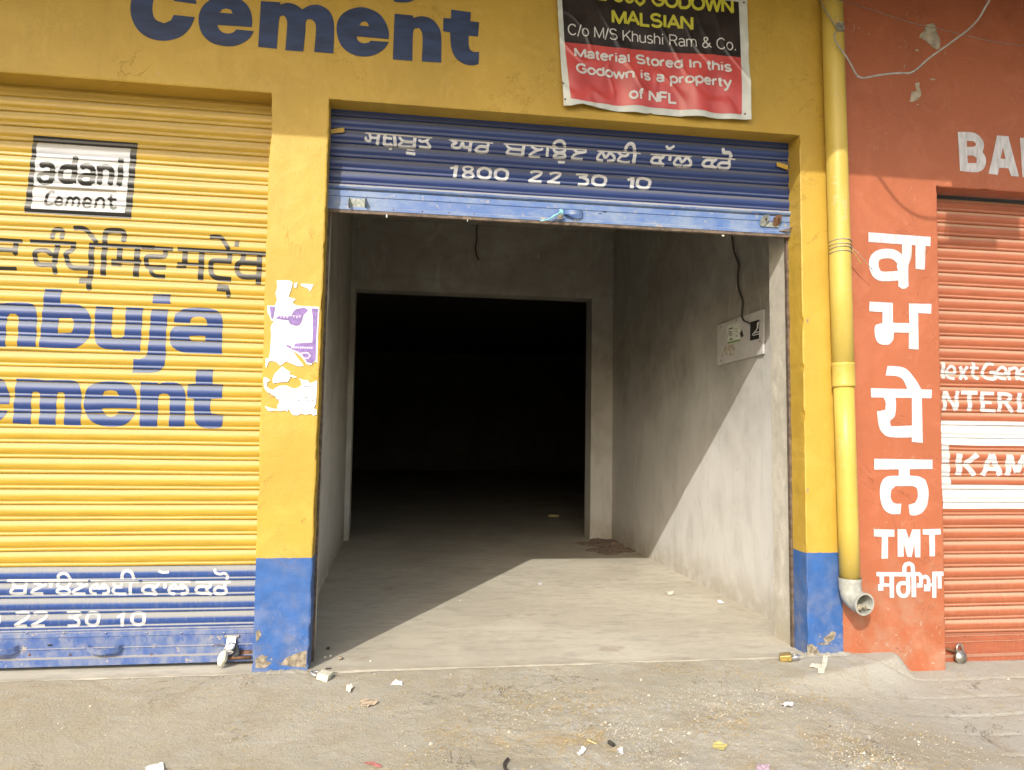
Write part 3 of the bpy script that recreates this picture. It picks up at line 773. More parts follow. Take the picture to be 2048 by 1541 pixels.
S1.paint('painted_word', PT(A_, [], [
 (50, [(-40,405),(300,425)]), (50, [(402,425),(1032,458)]), (50, [(1215,470),(2105,512)]),
 (65, [(-40,538),(205,548)]), (72, [(212,430),(205,520),(208,600)]), (45, [(-40,800),(222,806)]),
 (66, [(700,605),(640,560),(560,548),(485,575),(472,650),(495,730),(560,752),(700,755),(742,800),(742,868)]), (74, [(778,450),(772,560),(745,650),(740,740)]),
 (66, [(715,385),(718,310),(750,272),(825,272),(845,305),(842,388)]),
 (68, [(990,450),(985,540),(905,590),(905,650),(925,735),(985,790),(1100,800),(1240,800)]), (78, [(1245,460),(1242,640),(1242,800),(1225,905)]),
 (62, [(1000,250),(1140,258),(1220,325),(1320,450)]), (84, [(1075,965),(1200,965)]), (74, [(1225,900),(1212,1000),(1208,1085)]),
 (70, [(1432,470),(1430,330),(1470,288),(1640,290),(1688,325),(1685,432)]), (76, [(1428,460),(1412,680),(1402,900)]),
 (76, [(1632,500),(1628,690)]), (45, [(1512,695),(1925,705)]), (140, [(1585,725),(1582,768)]), (80, [(1872,500),(1866,700),(1850,915)])]), M_LK, S1R, 2)
S1.paint('painted_word', PT(B_, [], [
 (56, [(20,545),(478,575)]), (56, [(545,572),(1842,640)]),
 (70, [(362,585),(352,680),(130,682),(92,712),(90,780),(130,835),(375,838)]), (58, [(150,840),(165,915),(225,965),(362,975)]),
 (80, [(655,590),(655,790)]), (45, [(540,782),(930,800)]), (146, [(600,815),(600,850)]), (82, [(900,600),(895,780),(880,1025)]),
 (72, [(1302,620),(1300,740),(1100,740),(1040,765),(1032,840),(1045,930),(1120,990),(1330,1012)]), (50, [(1060,748),(1340,765)]),
 (108, [(1125,1135),(1250,1150)]), (66, [(1255,1110),(1285,1200),(1290,1265)]), (62, [(1015,392),(1170,398),(1230,470),(1300,580)]), (92, [(1382,492),(1448,496)]),
 (74, [(1508,650),(1495,750),(1425,800),(1420,890),(1500,970),(1745,975)]), (72, [(1470,768),(1780,785)]), (80, [(1748,650),(1742,850),(1725,1085)])]), M_LK, S1R, 2)
N_ = (0, 560, 4.452)
for outs, holes in (
 ([(0,210),(60,207),(150,200),(230,203),(290,218),(318,260),(325,320),(315,600),(150,600),(160,420),(160,335),(138,302),(90,300),(60,325),(50,420),(45,600),(-110,600),(-110,207)], []),
 ([(395,80),(545,85),(532,218),(620,215),(700,225),(760,260),(797,315),(808,400),(797,480),(760,550),(700,592),(630,608),(345,603)], [[(520,340),(632,340),(650,370),(650,440),(630,470),(510,475),(516,400)]]),
 ([(850,235),(1005,242),(990,420),(990,498),(1012,515),(1080,515),(1103,490),(1112,400),(1118,245),(1270,250),(1245,640),(1090,632),(1080,620),(960,618),(880,590),(842,530),(838,420)], []),
 ([(1345,262),(1495,265),(1475,500),(1470,720),(1438,790),(1370,825),(1175,825),(1190,702),(1240,708),(1288,690),(1310,640),(1325,500)], []),
 ([(1360,128),(1515,130),(1512,180),(1520,215),(1358,210)], []),
 ([(1545,378),(1560,300),(1640,258),(1760,248),(1880,258),(1950,290),(1980,350),(1976,500),(1975,662),(1812,655),(1650,650),(1560,618),(1512,560),(1515,470),(1550,418),(1620,405),(1842,405),(1840,365),(1820,335),(1780,325),(1730,330),(1700,350),(1685,385)], [[(1680,500),(1825,500),(1825,545),(1720,545),(1688,530)]]),
 ([(-110,880),(0,885),(45,920),(72,990),(85,1060),(82,1105),(-110,1100)], []), ([(-110,1160),(62,1160),(40,1205),(0,1245),(-110,1262)], []),
 ([(140,882),(290,882),(400,895),(500,892),(640,895),(690,920),(716,970),(722,1060),(715,1295),(565,1290),(572,1150),(570,1022),(553,1000),(515,1000),(502,1030),(500,1120),(490,1292),(340,1285),(352,1150),(350,1012),(333,995),(292,995),(278,1020),(275,1120),(270,1285),(110,1275),(122,1100)], []),
 ([(1217,1148),(1215,1060),(1200,980),(1150,925),(1060,905),(950,903),(860,915),(790,950),(752,1030),(745,1130),(772,1210),(830,1268),(920,1300),(1030,1305),(1110,1285),(1170,1238),(1197,1180),(1065,1176),(1022,1205),(980,1218),(935,1200),(900,1148)], [[(905,1030),(930,992),(985,982),(1038,993),(1058,1035)]]),
 ([(1250,908),(1400,915),(1408,930),(1470,912),(1560,915),(1620,940),(1648,1000),(1648,1120),(1640,1308),(1500,1308),(1508,1150),(1508,1042),(1492,1015),(1450,1010),(1415,1020),(1405,1062),(1405,1150),(1395,1308),(1240,1305),(1245,1100)], []),
 ([(1745,800),(1895,800),(1890,930),(1982,935),(1975,1055),(1875,1060),(1870,1160),(1882,1195),(1985,1205),(1978,1290),(1950,1318),(1860,1325),(1780,1308),(1737,1260),(1725,1180),(1725,1060),(1665,1050),(1670,930),(1740,925)], [])):
    S1.paint('painted_letter', PT(N_, [outs], holes=holes), M_LB, S1R, 2)
W_ = (0, 1120, 7.004); dx = 1681
def sh(pts): return [(a+dx, b) for a, b in pts]
S1.paint('painted_word', PT(W_, [], [
 (36, [(90,297),(1230,303)]), (36, [(1262,305),(1938,308)]), (36, sh([(310,307),(985,308)])), (36, sh([(1055,308),(1548,312)])),
 (44, [(165,315),(205,378),(330,385)]), (44, [(205,378),(150,450),(185,478),(330,475)]), (46, [(360,310),(355,400),(345,482)]),
 (42, [(455,325),(530,340),(590,365),(640,348)]), (42, [(585,368),(520,405),(465,430),(450,472),(602,476)]), (50, [(712,305),(705,390)]), (36, [(655,318),(700,322)]),
 (44, [(810,285),(820,225),(880,193),(945,210),(980,285)]), (42, [(800,305),(812,372),(880,392),(955,370),(978,305)]), (42, [(900,392),(820,415),(800,455),(860,478),(955,472),(975,430),(900,392)]),
 (42, [(1065,325),(1120,340),(1170,365),(1222,348)]), (42, [(1165,368),(1100,405),(1045,430),(1028,472),(1192,477)]),
 (44, [(1335,315),(1395,398),(1455,315)]), (44, [(1318,350),(1272,405),(1278,460),(1345,478)]), (44, [(1462,350),(1520,405),(1512,458),(1432,478)]), (34, [(1300,400),(1390,395),(1480,400)]),
 (42, [(1580,325),(1625,372),(1715,378)]), (40, [(1705,315),(1690,375)]), (42, [(1625,372),(1582,430),(1622,472),(1765,476)]),
 (46, [(1700,272),(1722,185),(1781,150),(1848,185),(1868,275)]), (48, sh([(150,300),(145,400),(140,480)])),
 (44, sh([(545,315),(515,372),(480,372),(400,362),(335,388),(318,432),(362,466),(440,470),(500,482)])), (42, sh([(515,372),(462,410),(490,450),(505,485)])),
 (46, sh([(625,310),(632,400)])), (38, sh([(540,155),(600,175),(685,170)])),
 (44, sh([(750,315),(815,400),(880,315)])), (44, sh([(735,355),(690,410),(698,465),(765,478)])), (44, sh([(880,355),(945,410),(930,462),(850,480)])), (34, sh([(720,405),(810,398),(900,402)])),
 (44, sh([(1268,315),(1262,372),(1230,375),(1130,368),(1070,400),(1078,452),(1150,468),(1225,465),(1272,485)])), (42, sh([(1262,372),(1212,415),(1248,465)])),
 (44, sh([(1470,315),(1462,385),(1370,378),(1322,425),(1345,472),(1440,478),(1490,440),(1470,385)])), (42, sh([(1325,130),(1340,180),(1400,202),(1462,190),(1505,232),(1488,280)]))]), M_LW, S1R, 2)
S1.paint('painted_number', PT(W_, [], [
 (42, [(215,768),(300,747),(388,755),(370,822),(270,880),(215,922),(372,925)]), (42, [(462,768),(540,747),(638,752),(628,812),(520,880),(448,922),(622,925)]),
 (42, [(930,748),(1110,750),(1040,800),(960,802)]), (44, [(1030,808),(1100,850),(1085,912),(940,925)]), (46, [(1298,743),(1370,762),(1382,835),(1355,900),(1290,918),(1222,888),(1218,810),(1240,758),(1298,743)]),
 (40, [(1640,800),(1700,775),(1722,745)]), (50, [(1728,740),(1715,830),(1705,935)]), (48, sh([(255,745),(322,762),(340,830),(318,892),(245,912),(178,882),(170,805),(195,758),(255,745)])),
 (34, [(-40,760),(-10,790),(-5,840),(-15,890),(-45,915)])]), M_LW, S1R, 2)
def bar(x0, x1, y, prof, mat, parent, name='bottom_bar', wy=0):
    mb = MB(); nx = 24; n = len(prof); vs = []
    for i in range(nx+1):
        x = lerp(x0, x1, i/nx); q = .0015*fbm(x, 0, 1.3, 6)
        vs += [(x, y+yy+q, z+q+wy*(x-x0)) for yy, z in prof]
    fs = [(i*n+j, i*n+j+1, (i+1)*n+j+1, (i+1)*n+j) for i in range(nx) for j in range(n-1)]+[tuple(range(n)), tuple(nx*n+j for j in range(n))[::-1]]
    mb.add(vs, fs); return mb.build(name, mat, parent)
bar(-3.34, -.322, .172, [(.01, .201), (-.004, .200), (-.006, .192), (-.001, .189), (-.001, .183), (-.010, .182), (-.012, .160), (-.012, .158), (-.008, .155), (-.008, .098), (-.014, .096), (-.014, .092), (-.010, .090), (-.011, .050), (-.040, .046), (-.042, .008), (.01, .006)], M_BAR1, S1R)
for i, px_ in enumerate((375, 895, 1482, 375+dx, 862+dx, 1455+dx)):
    x, z = fp(px_/7.004, 1120+1028/7.004, .16); rivet(x, .160, z, .006, M_BAR1, S1R)
for px_ in (412, 982, 440+dx, 1025+dx):
    x, z = fp(px_/7.004, 1120+1330/7.004, .16); rivet(x, .161, z, .007, M_RUST, S1R)
def handle(cx, y, z, wd, parent, mat, sag=.018):
    mb = MB(); n = 12; vs = []
    for i in range(n+1):
        u = i/n; a = pi*u; x = cx+wd*(u-.5); yy = y-.006-.045*sin(a)**.6; zz = z-sag*sin(a)
        for (dy, dz) in ((0, .014), (-.003, .014), (-.003, -.014), (0, -.014)): vs.append((x, yy+dy, zz+dz))
    fs = [(i*4+k, i*4+(k+1) % 4, i*4+4+(k+1) % 4, i*4+4+k) for i in range(n) for k in range(4)]+[(3, 2, 1, 0), (4*n, 4*n+1, 4*n+2, 4*n+3)]
    mb.add(vs, fs); o = mb.build('handle', mat, parent)
    return o
for a0, a1, b in ((1240, 1680, 1225), (-180, 225, 1235)):
    x, z = fp((a0+a1)/14.008, 1120+b/7.004, .15); handle(x, .160, z, (a1-a0)/7.004*.00305, S1R, M_BAR1, .016)
def keyhole(px_, py_, y, parent, wd=.022, hh=.009):
    x, z = fp(px_, py_, y); mb = MB(); mb.prism([(x-wd/2, y-.0035, z-hh/2), (x+wd*.45, y-.0035, z-hh*.4), (x+wd/2, y-.0035, z+hh/2), (x-wd*.4, y-.0035, z+hh*.35)], (0, .003, 0))
    return mb.build('slot', M_BLACK, parent)
keyhole(700/7.004, 1120+1195/7.004, .163, S1R)
def hasp(x, z, y, parent, wd=.03, hh=.07, mat=M_RUST, tilt=0):
    mb = MB(); n = 12; cx, cz = x, z
    out = [(-wd/2, hh/2), (wd/2, hh/2), (wd/2, -hh*.2)]+[(wd/2*cos(a), -hh*.2-wd/2*sin(a)) for a in [pi*i/6 for i in range(1, 6)]]+[(-wd/2, -hh*.2)]
    pts = [(cx, y-(.004+(hh/2-b)*.62), cz+b) for a, b in out]
    P = [(cx+a+tilt*b, y-.006-(hh/2-b)*.5, cz+b) for a, b in out]
    mb.prism(P, (0, .004, 0)); mb.box(cx-wd*.8, cx+wd*.8, y-.006, y, cz+hh*.45, cz+hh*.6)
    return mb.build('hasp', mat, parent, bevel=.001)
x, z = fp(240+1560/7.004, 1120+1190/7.004, .15); hasp(x, z, .158, S1R, .05, .09, M_STEEL)
mb = MB(); x, z = fp(240+1680/7.004, 1120+1370/7.004, .12); mb.tube([(x-.10, .12, z), (x+.06, .12, z)], .011); mb.build('bolt', M_RUST, S1R, True)
mb = MB(); mb.box(x-.01, x+.10, .135, .17, z-.02, z+.03); mb.build('hasp', M_RUST, S1R, bevel=.003)

# ---- middle blue shutter, half raised
S2R = shutter_root((1.5, .15, 2.68), 'half raised blue rolling shutter with white painted phone number over the open store')
S2 = Shutter(.004, 2.996, .152, 2.829, .0845, 2.0)
for k in range(0, 7): S2.slat(k, M_SB_SHADE, S2R)
C5 = (700, 240, 4.995); D5 = (1100, 250, 4.995)
def PT2(loc, st): return PT(loc, [], [(a*1.14, b) for a, b in st], y=.138)
S2.paint('painted_word', PT2(C5, [(13, [(150,131),(820,182)]), (22, [(195,138),(205,180),(195,212),(160,198),(158,180)]), (20, [(205,180),(290,187)]), (28, [(290,140),(280,190),(272,248)]),
 (22, [(330,178),(420,192)]), (26, [(352,150),(345,200),(345,245),(400,252)]), (28, [(442,158),(448,210),(452,266)]), (20, [(395,230),(425,262)]), (20, [(388,290),(418,292)])]), M_LW, S2R, 2)
S2.paint('painted_word', PT2(C5, [(22, [(492,172),(530,215),(640,225)]), (22, [(530,215),(492,262),(640,272)]), (28, [(652,165),(645,220),(640,278)]), (14, [(570,300),(645,308)]), (24, [(560,332),(652,345)]),
 (22, [(790,188),(758,214),(715,220),(690,205)]), (22, [(758,214),(800,265),(780,278),(690,268)])]), M_LW, S2R, 2)
S2.paint('painted_word', PT2(C5, [(13, [(990,200),(1430,232)]), (24, [(1012,207),(1062,228),(1022,252),(1040,275),(1098,272),(1125,222)]), (24, [(1125,222),(1140,268),(1200,272)]), (28, [(1212,212),(1202,260),(1195,315)]),
 (24, [(1380,235),(1372,268),(1300,265),(1258,292),(1278,315),(1335,320),(1372,308),(1372,268)])]), M_LW, S2R, 2)
S2.paint('painted_word', PT2(C5, [(13, [(1535,240),(2075,272)]), (22, [(1562,250),(1600,287),(1720,300)]), (22, [(1600,287),(1572,332),(1720,350)]), (28, [(1738,250),(1730,300),(1725,355)]),
 (22, [(1810,265),(1850,290),(1890,300),(1925,290)]), (22, [(1882,300),(1820,328),(1800,360),(1900,368)]), (24, [(1975,272),(1970,365)])]), M_LW, S2R, 2)
S2.paint('painted_word', PT2(D5, [(13, [(0,231),(370,249)]), (26, [(38,220),(50,175),(95,158),(140,175),(152,220)]), (24, [(38,235),(48,264),(95,276),(142,264),(150,238)]), (24, [(95,276),(48,300),(48,322),(95,326),(148,318),(145,290),(95,276)]), (22, [(80,372),(148,375)]),
 (22, [(238,245),(270,270),(320,276),(362,266)]), (22, [(312,276),(250,292),(226,330),(328,340)])]), M_LW, S2R, 2)
S2.paint('painted_word', PT2(D5, [(13, [(475,260),(905,284)]), (24, [(520,268),(557,322),(600,272)]), (24, [(512,275),(480,312),(482,345),(532,356)]), (24, [(602,280),(642,318),(636,348),(572,360)]),
 (22, [(680,272),(718,306),(770,308)]), (22, [(785,276),(770,308)]), (22, [(718,306),(682,350),(740,372),(800,370)]), (28, [(755,258),(768,212),(805,187),(840,210),(850,272)]), (30, [(850,270),(845,320),(838,382)])]), M_LW, S2R, 2)
S2.paint('painted_word', PT2(D5, [(13, [(1005,293),(1415,320)]), (26, [(1135,305),(1120,330),(1050,322),(1018,350),(1035,378),(1100,382),(1140,402)]), (24, [(1120,330),(1100,355),(1128,395)]), (26, [(1202,305),(1195,358)]), (22, [(1160,212),(1195,238),(1242,212)]),
 (24, [(1285,318),(1322,370),(1370,320)]), (24, [(1278,325),(1245,370),(1258,400),(1322,410)]), (24, [(1372,328),(1408,374),(1402,405),(1330,414)])]), M_LW, S2R, 2)
S2.paint('painted_word', PT2(D5, [(13, [(1525,323),(1855,347)]), (26, [(1662,338),(1640,360),(1572,352),(1530,388),(1558,415),(1620,415),(1668,432)]), (24, [(1640,360),(1618,390),(1648,428)]),
 (24, [(1792,345),(1782,382),(1712,382),(1685,410),(1718,432),(1778,434),(1798,405),(1782,382)]), (28, [(1728,238),(1742,275),(1790,277),(1812,300),(1806,338)])]), M_LW, S2R, 2)
S2.paint('painted_number', PT2(C5, [(22, [(1005,480),(1040,475),(1060,458)]), (32, [(1066,455),(1055,510),(1046,570)]), (22, [(1178,460),(1135,478),(1145,508),(1180,520),(1218,502),(1218,475),(1178,460)]), (22, [(1180,520),(1138,540),(1140,568),(1182,577),(1228,565),(1226,538),(1180,520)]),
 (28, [(1342,475),(1290,500),(1285,550),(1340,580),(1395,562),(1398,505),(1342,475)]), (28, [(1512,487),(1460,510),(1455,560),(1512,592),(1566,575),(1568,515),(1512,487)])]), M_LW, S2R, 2)
S2.paint('painted_number', PT2(C5, [(24, [(1805,525),(1850,510),(1910,520),(1892,552),(1820,588),(1800,608),(1915,613)]), (24, sh([(2000-dx-2,540),(2045-dx,524),(2100-dx,534),(2082-dx,565),(2018-dx,603),(1985-dx,620),(2100-dx,628)]))]), M_LW, S2R, 2)
S2.paint('painted_number', PT2(D5, [(20, [(262,492),(370,498),(335,520),(290,524)]), (26, [(325,524),(376,550),(366,588),(280,592)]), (28, [(492,505),(440,522),(430,572),(485,602),(545,590),(552,532),(492,505)])]), M_LW, S2R, 2)
S2.paint('painted_number', PT2(D5, [(22, [(775,552),(812,540)]), (34, [(826,522),(820,632)]), (28, [(932,532),(885,545),(875,600),(930,632),(985,620),(995,562),(932,532)])]), M_LW, S2R, 2)
M_RIV = plain('grimy_rivet', (.10, .10, .11), .6, .2, .3, 60)
box_part('bottom_edge', (.006, 2.99, .138, .168, 2.652, 2.6705), M_GUIDE, S2R, .001)
bar(.004, 2.996, .150, [(.01, 2.829), (-.010, 2.828), (-.020, 2.822), (-.024, 2.812), (-.020, 2.802), (-.008, 2.796), (-.002, 2.795), (-.002, 2.790), (-.010, 2.789), (-.011, 2.757), (-.011, 2.755), (-.006, 2.754), (-.006, 2.694), (-.014, 2.690), (-.015, 2.672), (.016, 2.671)], M_BAR, S2R, wy=0)
C3_ = (640, 360, 6.4)
for a, b in ((438,122),(778,148),(1160,163),(1485,178),(1818,202)):
    x, z = fp(640+a/6.4, 360+b/6.4, .14); rivet(x, .140, z, .0065, M_RIV, S2R)
for a, b in ((1375,772),(1635,785),(1878,800)):
    x, z = fp(700+a/4.995, 240+b/4.995, .14); rivet(x, .140, z, .0065, M_RIV, S2R)
for a, b in ((125,762),(372,772),(612,792),(850,803),(1090,820),(1318,835),(1542,847),(1768,862),(1990,872)):
    x, z = fp(1100+a/4.995, 250+b/4.995, .14); rivet(x, .140, z, .0065, M_RIV, S2R)
for a, b in ((945,205),(1318,220)):
    x, z = fp(640+a/6.4, 360+b/6.4, .144); rivet(x, .145, z, .008, M_STEEL, S2R)
for a, b in ((865,165),(1168,182)):
    x, z = fp(1280+a/6.024, 400+b/6.024, .144); rivet(x, .145, z, .008, M_STEEL, S2R)
for a in (940, 1310, 1650, 1975):
    x, z = fp(640+a/6.4, 360+(388+(a-940)*.055)/6.4, .14); rivet(x, .137, z, .005, M_RUST, S2R)
keyhole(640+1070/6.4, 360+238/6.4, .147, S2R, .03, .008); keyhole(1280+1055/6.024, 400+202/6.024, .147, S2R, .024, .007)
keyhole(960+1505/6.024, 400+145/6.024, .147, S2R, .026, .012); keyhole(960+1445/6.024, 400+168/6.024, .147, S2R, .018, .006)
x, z = fp(960+1130/6.024, 400+150/6.024, .12); handle(x, .145, z, 255/6.024*.0030, S2R, M_BAR, .008)
for a in (365, 575):
    x, z = fp(640+a/6.4, 360+270/6.4, .12); mb = MB()
    mb.prism([(x, .144, z+.03), (x, .09, z+.012), (x, .082, z-.006), (x, .092, z-.024), (x, .144, z-.040)], (.004, 0, 0)); mb.build('hasp', M_HASP, S2R, bevel=.001)
x, z = fp(640+470/6.4, 360+300/6.4, .14); mb = MB(); mb.box(x-.048, x+.048, .137, .1435, z-.035, z+.028); mb.build('hasp_plate', M_HASP, S2R, bevel=.002)
for a, b, m in ((1505, 262, M_HASP), (1658, 262, M_RUST)):
    x, z = fp(1280+a/6.024, 400+b/6.024, .12)
    mb = MB(); q = [(-.018, .036), (.020, .042), (.026, .012), (.010, -.022), (-.010, -.032), (-.028, -.022), (-.032, .002)]
    mb.prism([(x+u, .118-v*.45, z+v) for u, v in q], (0, .005, 0)); o = mb.build('hasp', m, S2R, bevel=.0012)
    mb = MB(); mb.tube([(x+.002, .105, z+.012), (x+.002, .100, z+.012)], .0065, 10); mb.build('hole', M_BLACK, o)
    mb = MB(); mb.box(x-.02, x+.016, .119, .143, z-.004, z+.030); mb.build('hinge', m, o, bevel=.002)
mb = MB(); x, z = fp(1280+1590/6.024, 400+298/6.024, .13); mb.box(x-.05, x+.05, .134, .1435, z-.016, z+.014); mb.build('hasp_plate', M_HASP, S2R, bevel=.002)
mb = MB(); x, z = fp(1280+1770/6.024, 400+360/6.024, .12); mb.prism([(x-.05, .13, z-.008), (x+.02, .12, z+.012), (x+.035, .10, z+.018), (x+.0, .115, z-.014)], (0, .004, 0)); mb.build('bent_lip', M_GUIDE, S2R)
guide(-.004, .012, .168, .198, -.03, 3.28, S2R); guide(2.988, 3.004, .168, .198, -.03, 3.28, S2R)
for pts in (((45,158),(98,152),(98,170),(45,175)), ((1835,290),(1880,303),(1880,322),(1835,306))):
    mb = MB(); P = []
    for i, (a, b) in enumerate(pts):
        x, z = fp(640+a/2.008, 180+b/2.008, .125); P.append((x, .125, z))
    mb.prism(P, (0, .004, 0)); o = mb.build('end_clip', M_YEL, S2R); o['label'] = 'yellow painted end clip'

# ---- orange shutter
S3R = shutter_root((5.4, .17, -.1), 'closed orange rolling shutter with white painted lettering at the right edge')
S3 = Shutter(3.966, 6.99, .172, .045, .0867, 3.0)
zz = lambda py: fp(1980, py, .17)[1]
w1 = (zz(700+648/4.532), zz(700+868/4.532)); w2 = (zz(700+1225/4.532), zz(700+1436/4.532))
for k in range(0, 34): S3.slat(k, M_SO, S3R)
def rect(x0, x1, z0, z1): return [[(x0, z0), (x1, z0), (x1, z1)], [(x0, z0), (x1, z1), (x0, z1)]]
S3.paint('painted_band', rect(3.967, 6.98, w1[1], w1[0]), M_SW, S3R, 1)
S3.paint('painted_band', rect(3.967, 6.98, w2[1], w2[0]), M_SW, S3R, 1)
S3.paint('painted_band', PT((1860, 700, 4.532), [[(100,866),(175,866),(182,960),(182,1100),(192,1225),(100,1225)]]), M_LW, S3R, 2)
O_ = (1860, 700, 4.532)
S3.paint('painted_word', PT(O_, [], [(34, [(122,110),(120,260)]), (26, [(160,210),(228,212),(220,165),(185,150),(155,195),(165,248),(222,262)]), (30, [(270,150),(332,270)]), (30, [(338,150),(270,270)]),
 (30, [(398,108),(396,235),(438,262)]), (24, [(362,162),(440,166)])]), M_LW, S3R, 2)
S3.paint('painted_word', PT(O_, [], [(30, [(582,132),(525,128),(485,175),(488,240),(540,265),(592,260),(592,208),(548,205)]), (28, [(615,218),(692,222),(682,175),(645,160),(612,200),(625,252),(692,264)]),
 (28, [(722,160),(720,275)]), (28, [(725,185),(765,165),(792,190),(790,275)]), (28, [(818,222),(885,226),(872,185),(838,172),(810,210),(822,262),(885,272)]), (28, [(915,170),(915,285)]), (28, [(915,195),(950,172),(985,180)])]), M_LW, S3R, 2)
S3.paint('painted_word', PT(O_, [], [(34, [(132,372),(135,550)]), (34, [(140,378),(240,548)]), (34, [(248,372),(242,548)]), (38, [(280,386),(430,388)]), (40, [(362,390),(362,556)]), (38, [(475,378),(480,555)]), (32, [(455,392),(580,395)]), (28, [(470,476),(562,480)]), (28, [(470,548),(602,554)]),
 (36, [(636,392),(634,562)]), (34, [(610,396),(700,402),(735,430),(700,468),(640,470)]), (34, [(680,470),(715,520),(755,562)]), (40, [(812,388),(815,562)]), (30, [(800,552),(920,558)])]), M_LW, S3R, 2)
S3.paint('painted_word', PT(O_, [], [(55, [(268,942),(262,1135)]), (50, [(432,948),(325,1040)]), (44, [(310,1030),(410,1138)]), (48, [(560,948),(482,1138)]), (52, [(562,948),(642,1138)]), (36, [(510,1078),(612,1082)]),
 (50, [(718,948),(710,1138)]), (45, [(728,955),(788,1115)]), (45, [(850,955),(795,1112)]), (50, [(872,950),(882,1138)])]), M_LW, S3R, 2)
bar(3.966, 6.99, .172, [(.01, .045), (-.005, .044), (-.006, .034), (-.002, .031), (-.006, .028), (-.007, -.008), (-.009, -.010), (-.009, -.014), (-.006, -.016), (-.007, -.092), (-.014, -.095), (-.015, -.100), (-.026, -.103), (-.028, -.134), (.01, -.135)], M_BARO, S3R)
for px_ in (1930, 1982, 2036):
    x, z = fp(px_, 1272, .165); rivet(x, .165, z, .005, M_BARO, S3R)

# ================================================================ THINGS ON THE WALLS
# ---- drain pipe
PX = lambda z: lerp(3.258, 3.178, (z-.4)/3.8)
DP = empty('drain_pipe', (3.25, -.07, .4), 'yellow painted drain pipe with grey elbow running down between the two shops', 'drain pipe')
mb = MB(); mb.tube([(PX(z), -.072, z) for z in (1.665, 2.3, 3.0, 3.7, 4.49)], .0665, 28); mb.build('pipe_section', M_PIPE, DP, True)
mb = MB(); mb.tube([(PX(z), -.070, z) for z in (.455, .8, 1.2, 1.70)], .0615, 28); mb.build('pipe_section', M_PIPE, DP, True)
mb = MB(); mb.tube([(PX(z), -.071, z) for z in (1.655, 1.66, 1.672, 1.676, 1.79, 1.794, 1.805, 1.81)], [.066, .0695, .0695, .068, .068, .0695, .0695, .066], 28); mb.build('coupling', M_PIPE, DP, True)
el = smooth_path([(PX(.45), -.070, .47), (PX(.42), -.070, .415), (PX(.38)+.002, -.080, .372), (3.268, -.112, .343), (3.276, -.150, .334), (3.281, -.185, .330)], 5)
mb = MB(); n = len(el)
mb.tube(el, [.066+.003*(i < 3 or i > n-4) for i in range(n)], 28, cap=False); mb.build('elbow', M_PVC, DP, True)
mb = MB(); mb.tube(el, .059, 28, cap=False); o = mb.build('elbow_lining', M_PVC, DP, True)
d = (el[-1]-el[-2]).normalized(); a = d.cross(Vector((0, 0, 1))).normalized(); b = a.cross(d)
mb = MB(); vs = []
for r_ in (.069, .0585): vs += [el[-1]+(a*cos(2*pi*k/32)+b*sin(2*pi*k/32))*r_ for k in range(32)]
mb.add(vs, [(k, (k+1) % 32, 32+(k+1) % 32, 32+k) for k in range(32)]); mb.build('rim', M_PVC, DP)
M_DEB = plain('dry_debris', (.33, .29, .21), .9, 0, .5, 120, .5)
mb = MB(); vs = []; c0 = el[-2]
for j in range(7):
    for i in range(13):
        u, v = (i/12-.5)*2, j/6; x = c0.x+u*.05; y = el[-1].y+.004+v*.05
        h = -.052+.030*(1-u*u*.6)+.012*noise.noise(Vector((u*4, v*4, 3)))+.012*v
        vs.append((x, y, c0.z+h))
mb.add(vs, [(j*13+i, j*13+i+1, (j+1)*13+i+1, (j+1)*13+i) for j in range(6) for i in range(12)])
for k in range(26):
    x, y, z = c0.x+random.uniform(-.035, .035), el[-1].y+random.uniform(.0, .03), c0.z+random.uniform(-.04, -.012)
    dd = Vector((random.uniform(-1, 1), random.uniform(-.5, .5), random.uniform(-.4, .5))).normalized()*random.uniform(.008, .02)
    mb.tube([(x, y, z), tuple(Vector((x, y, z))+dd)], .0012, 4)
tag(mb.build('dry_debris', M_DEB), 'dry leaves and straw stuck inside the grey pipe mouth', 'debris', kind='stuff')
# ---- wire tied round the pipe
WT = None
def at_y(px_, py_, y, loc=(1600, 420, 3.21)):
    p = on(loc[0]+px_/loc[2], loc[1]+py_/loc[2], 1, y); return (p.x, p.y, p.z)
mb = MB()
for zz_, dz, rr in ((.012, .030, .0034), (-.012, .020, .0030), (-.036, .034, .0034), (-.062, .03, .003)):
    pts = []; zc = 2.565+zz_
    for k in range(15):
        a_ = -.15+k/14*(pi+.3)+pi
        pts.append((PX(2.5)+.0692*cos(a_), -.072+.0692*sin(a_), zc+dz*sin(k/14*pi)*.4-.004*k/14))
    mb.tube(pts, rr, 6)
K = Vector(at_y(322, 240, -.10))
for k in range(9):
    c_ = K+Vector((random.uniform(-.006, .006), random.uniform(-.012, .004), random.uniform(-.012, .012)))
    pts = [c_+Vector((.010*cos(t*1.7+k), .008*sin(t*2.1+k), .010*sin(t*1.3+2*k))) for t in range(5)]
    mb.tube(smooth_path(pts, 3), .0018, 5)
WT = tag(mb.build('binding_wire', M_TWINE, smooth=True), 'pale wire twisted round the yellow pipe with two loose ends', 'wire')
mb = MB(); mb.tube(smooth_path([tuple(K), at_y(345, 275, -.10), at_y(370, 315, -.09), at_y(397, 352, -.085)], 3), .0032, 6)
mb.build('loose_end', plain('yellow_wire', (.42, .32, .10), .6), WT, True)
mb = MB(); mb.tube(smooth_path([tuple(K), at_y(365, 270, -.12), at_y(410, 322, -.12), at_y(463, 382, -.11)], 3), .0022, 6); mb.build('loose_end', M_TWINE, WT, True)

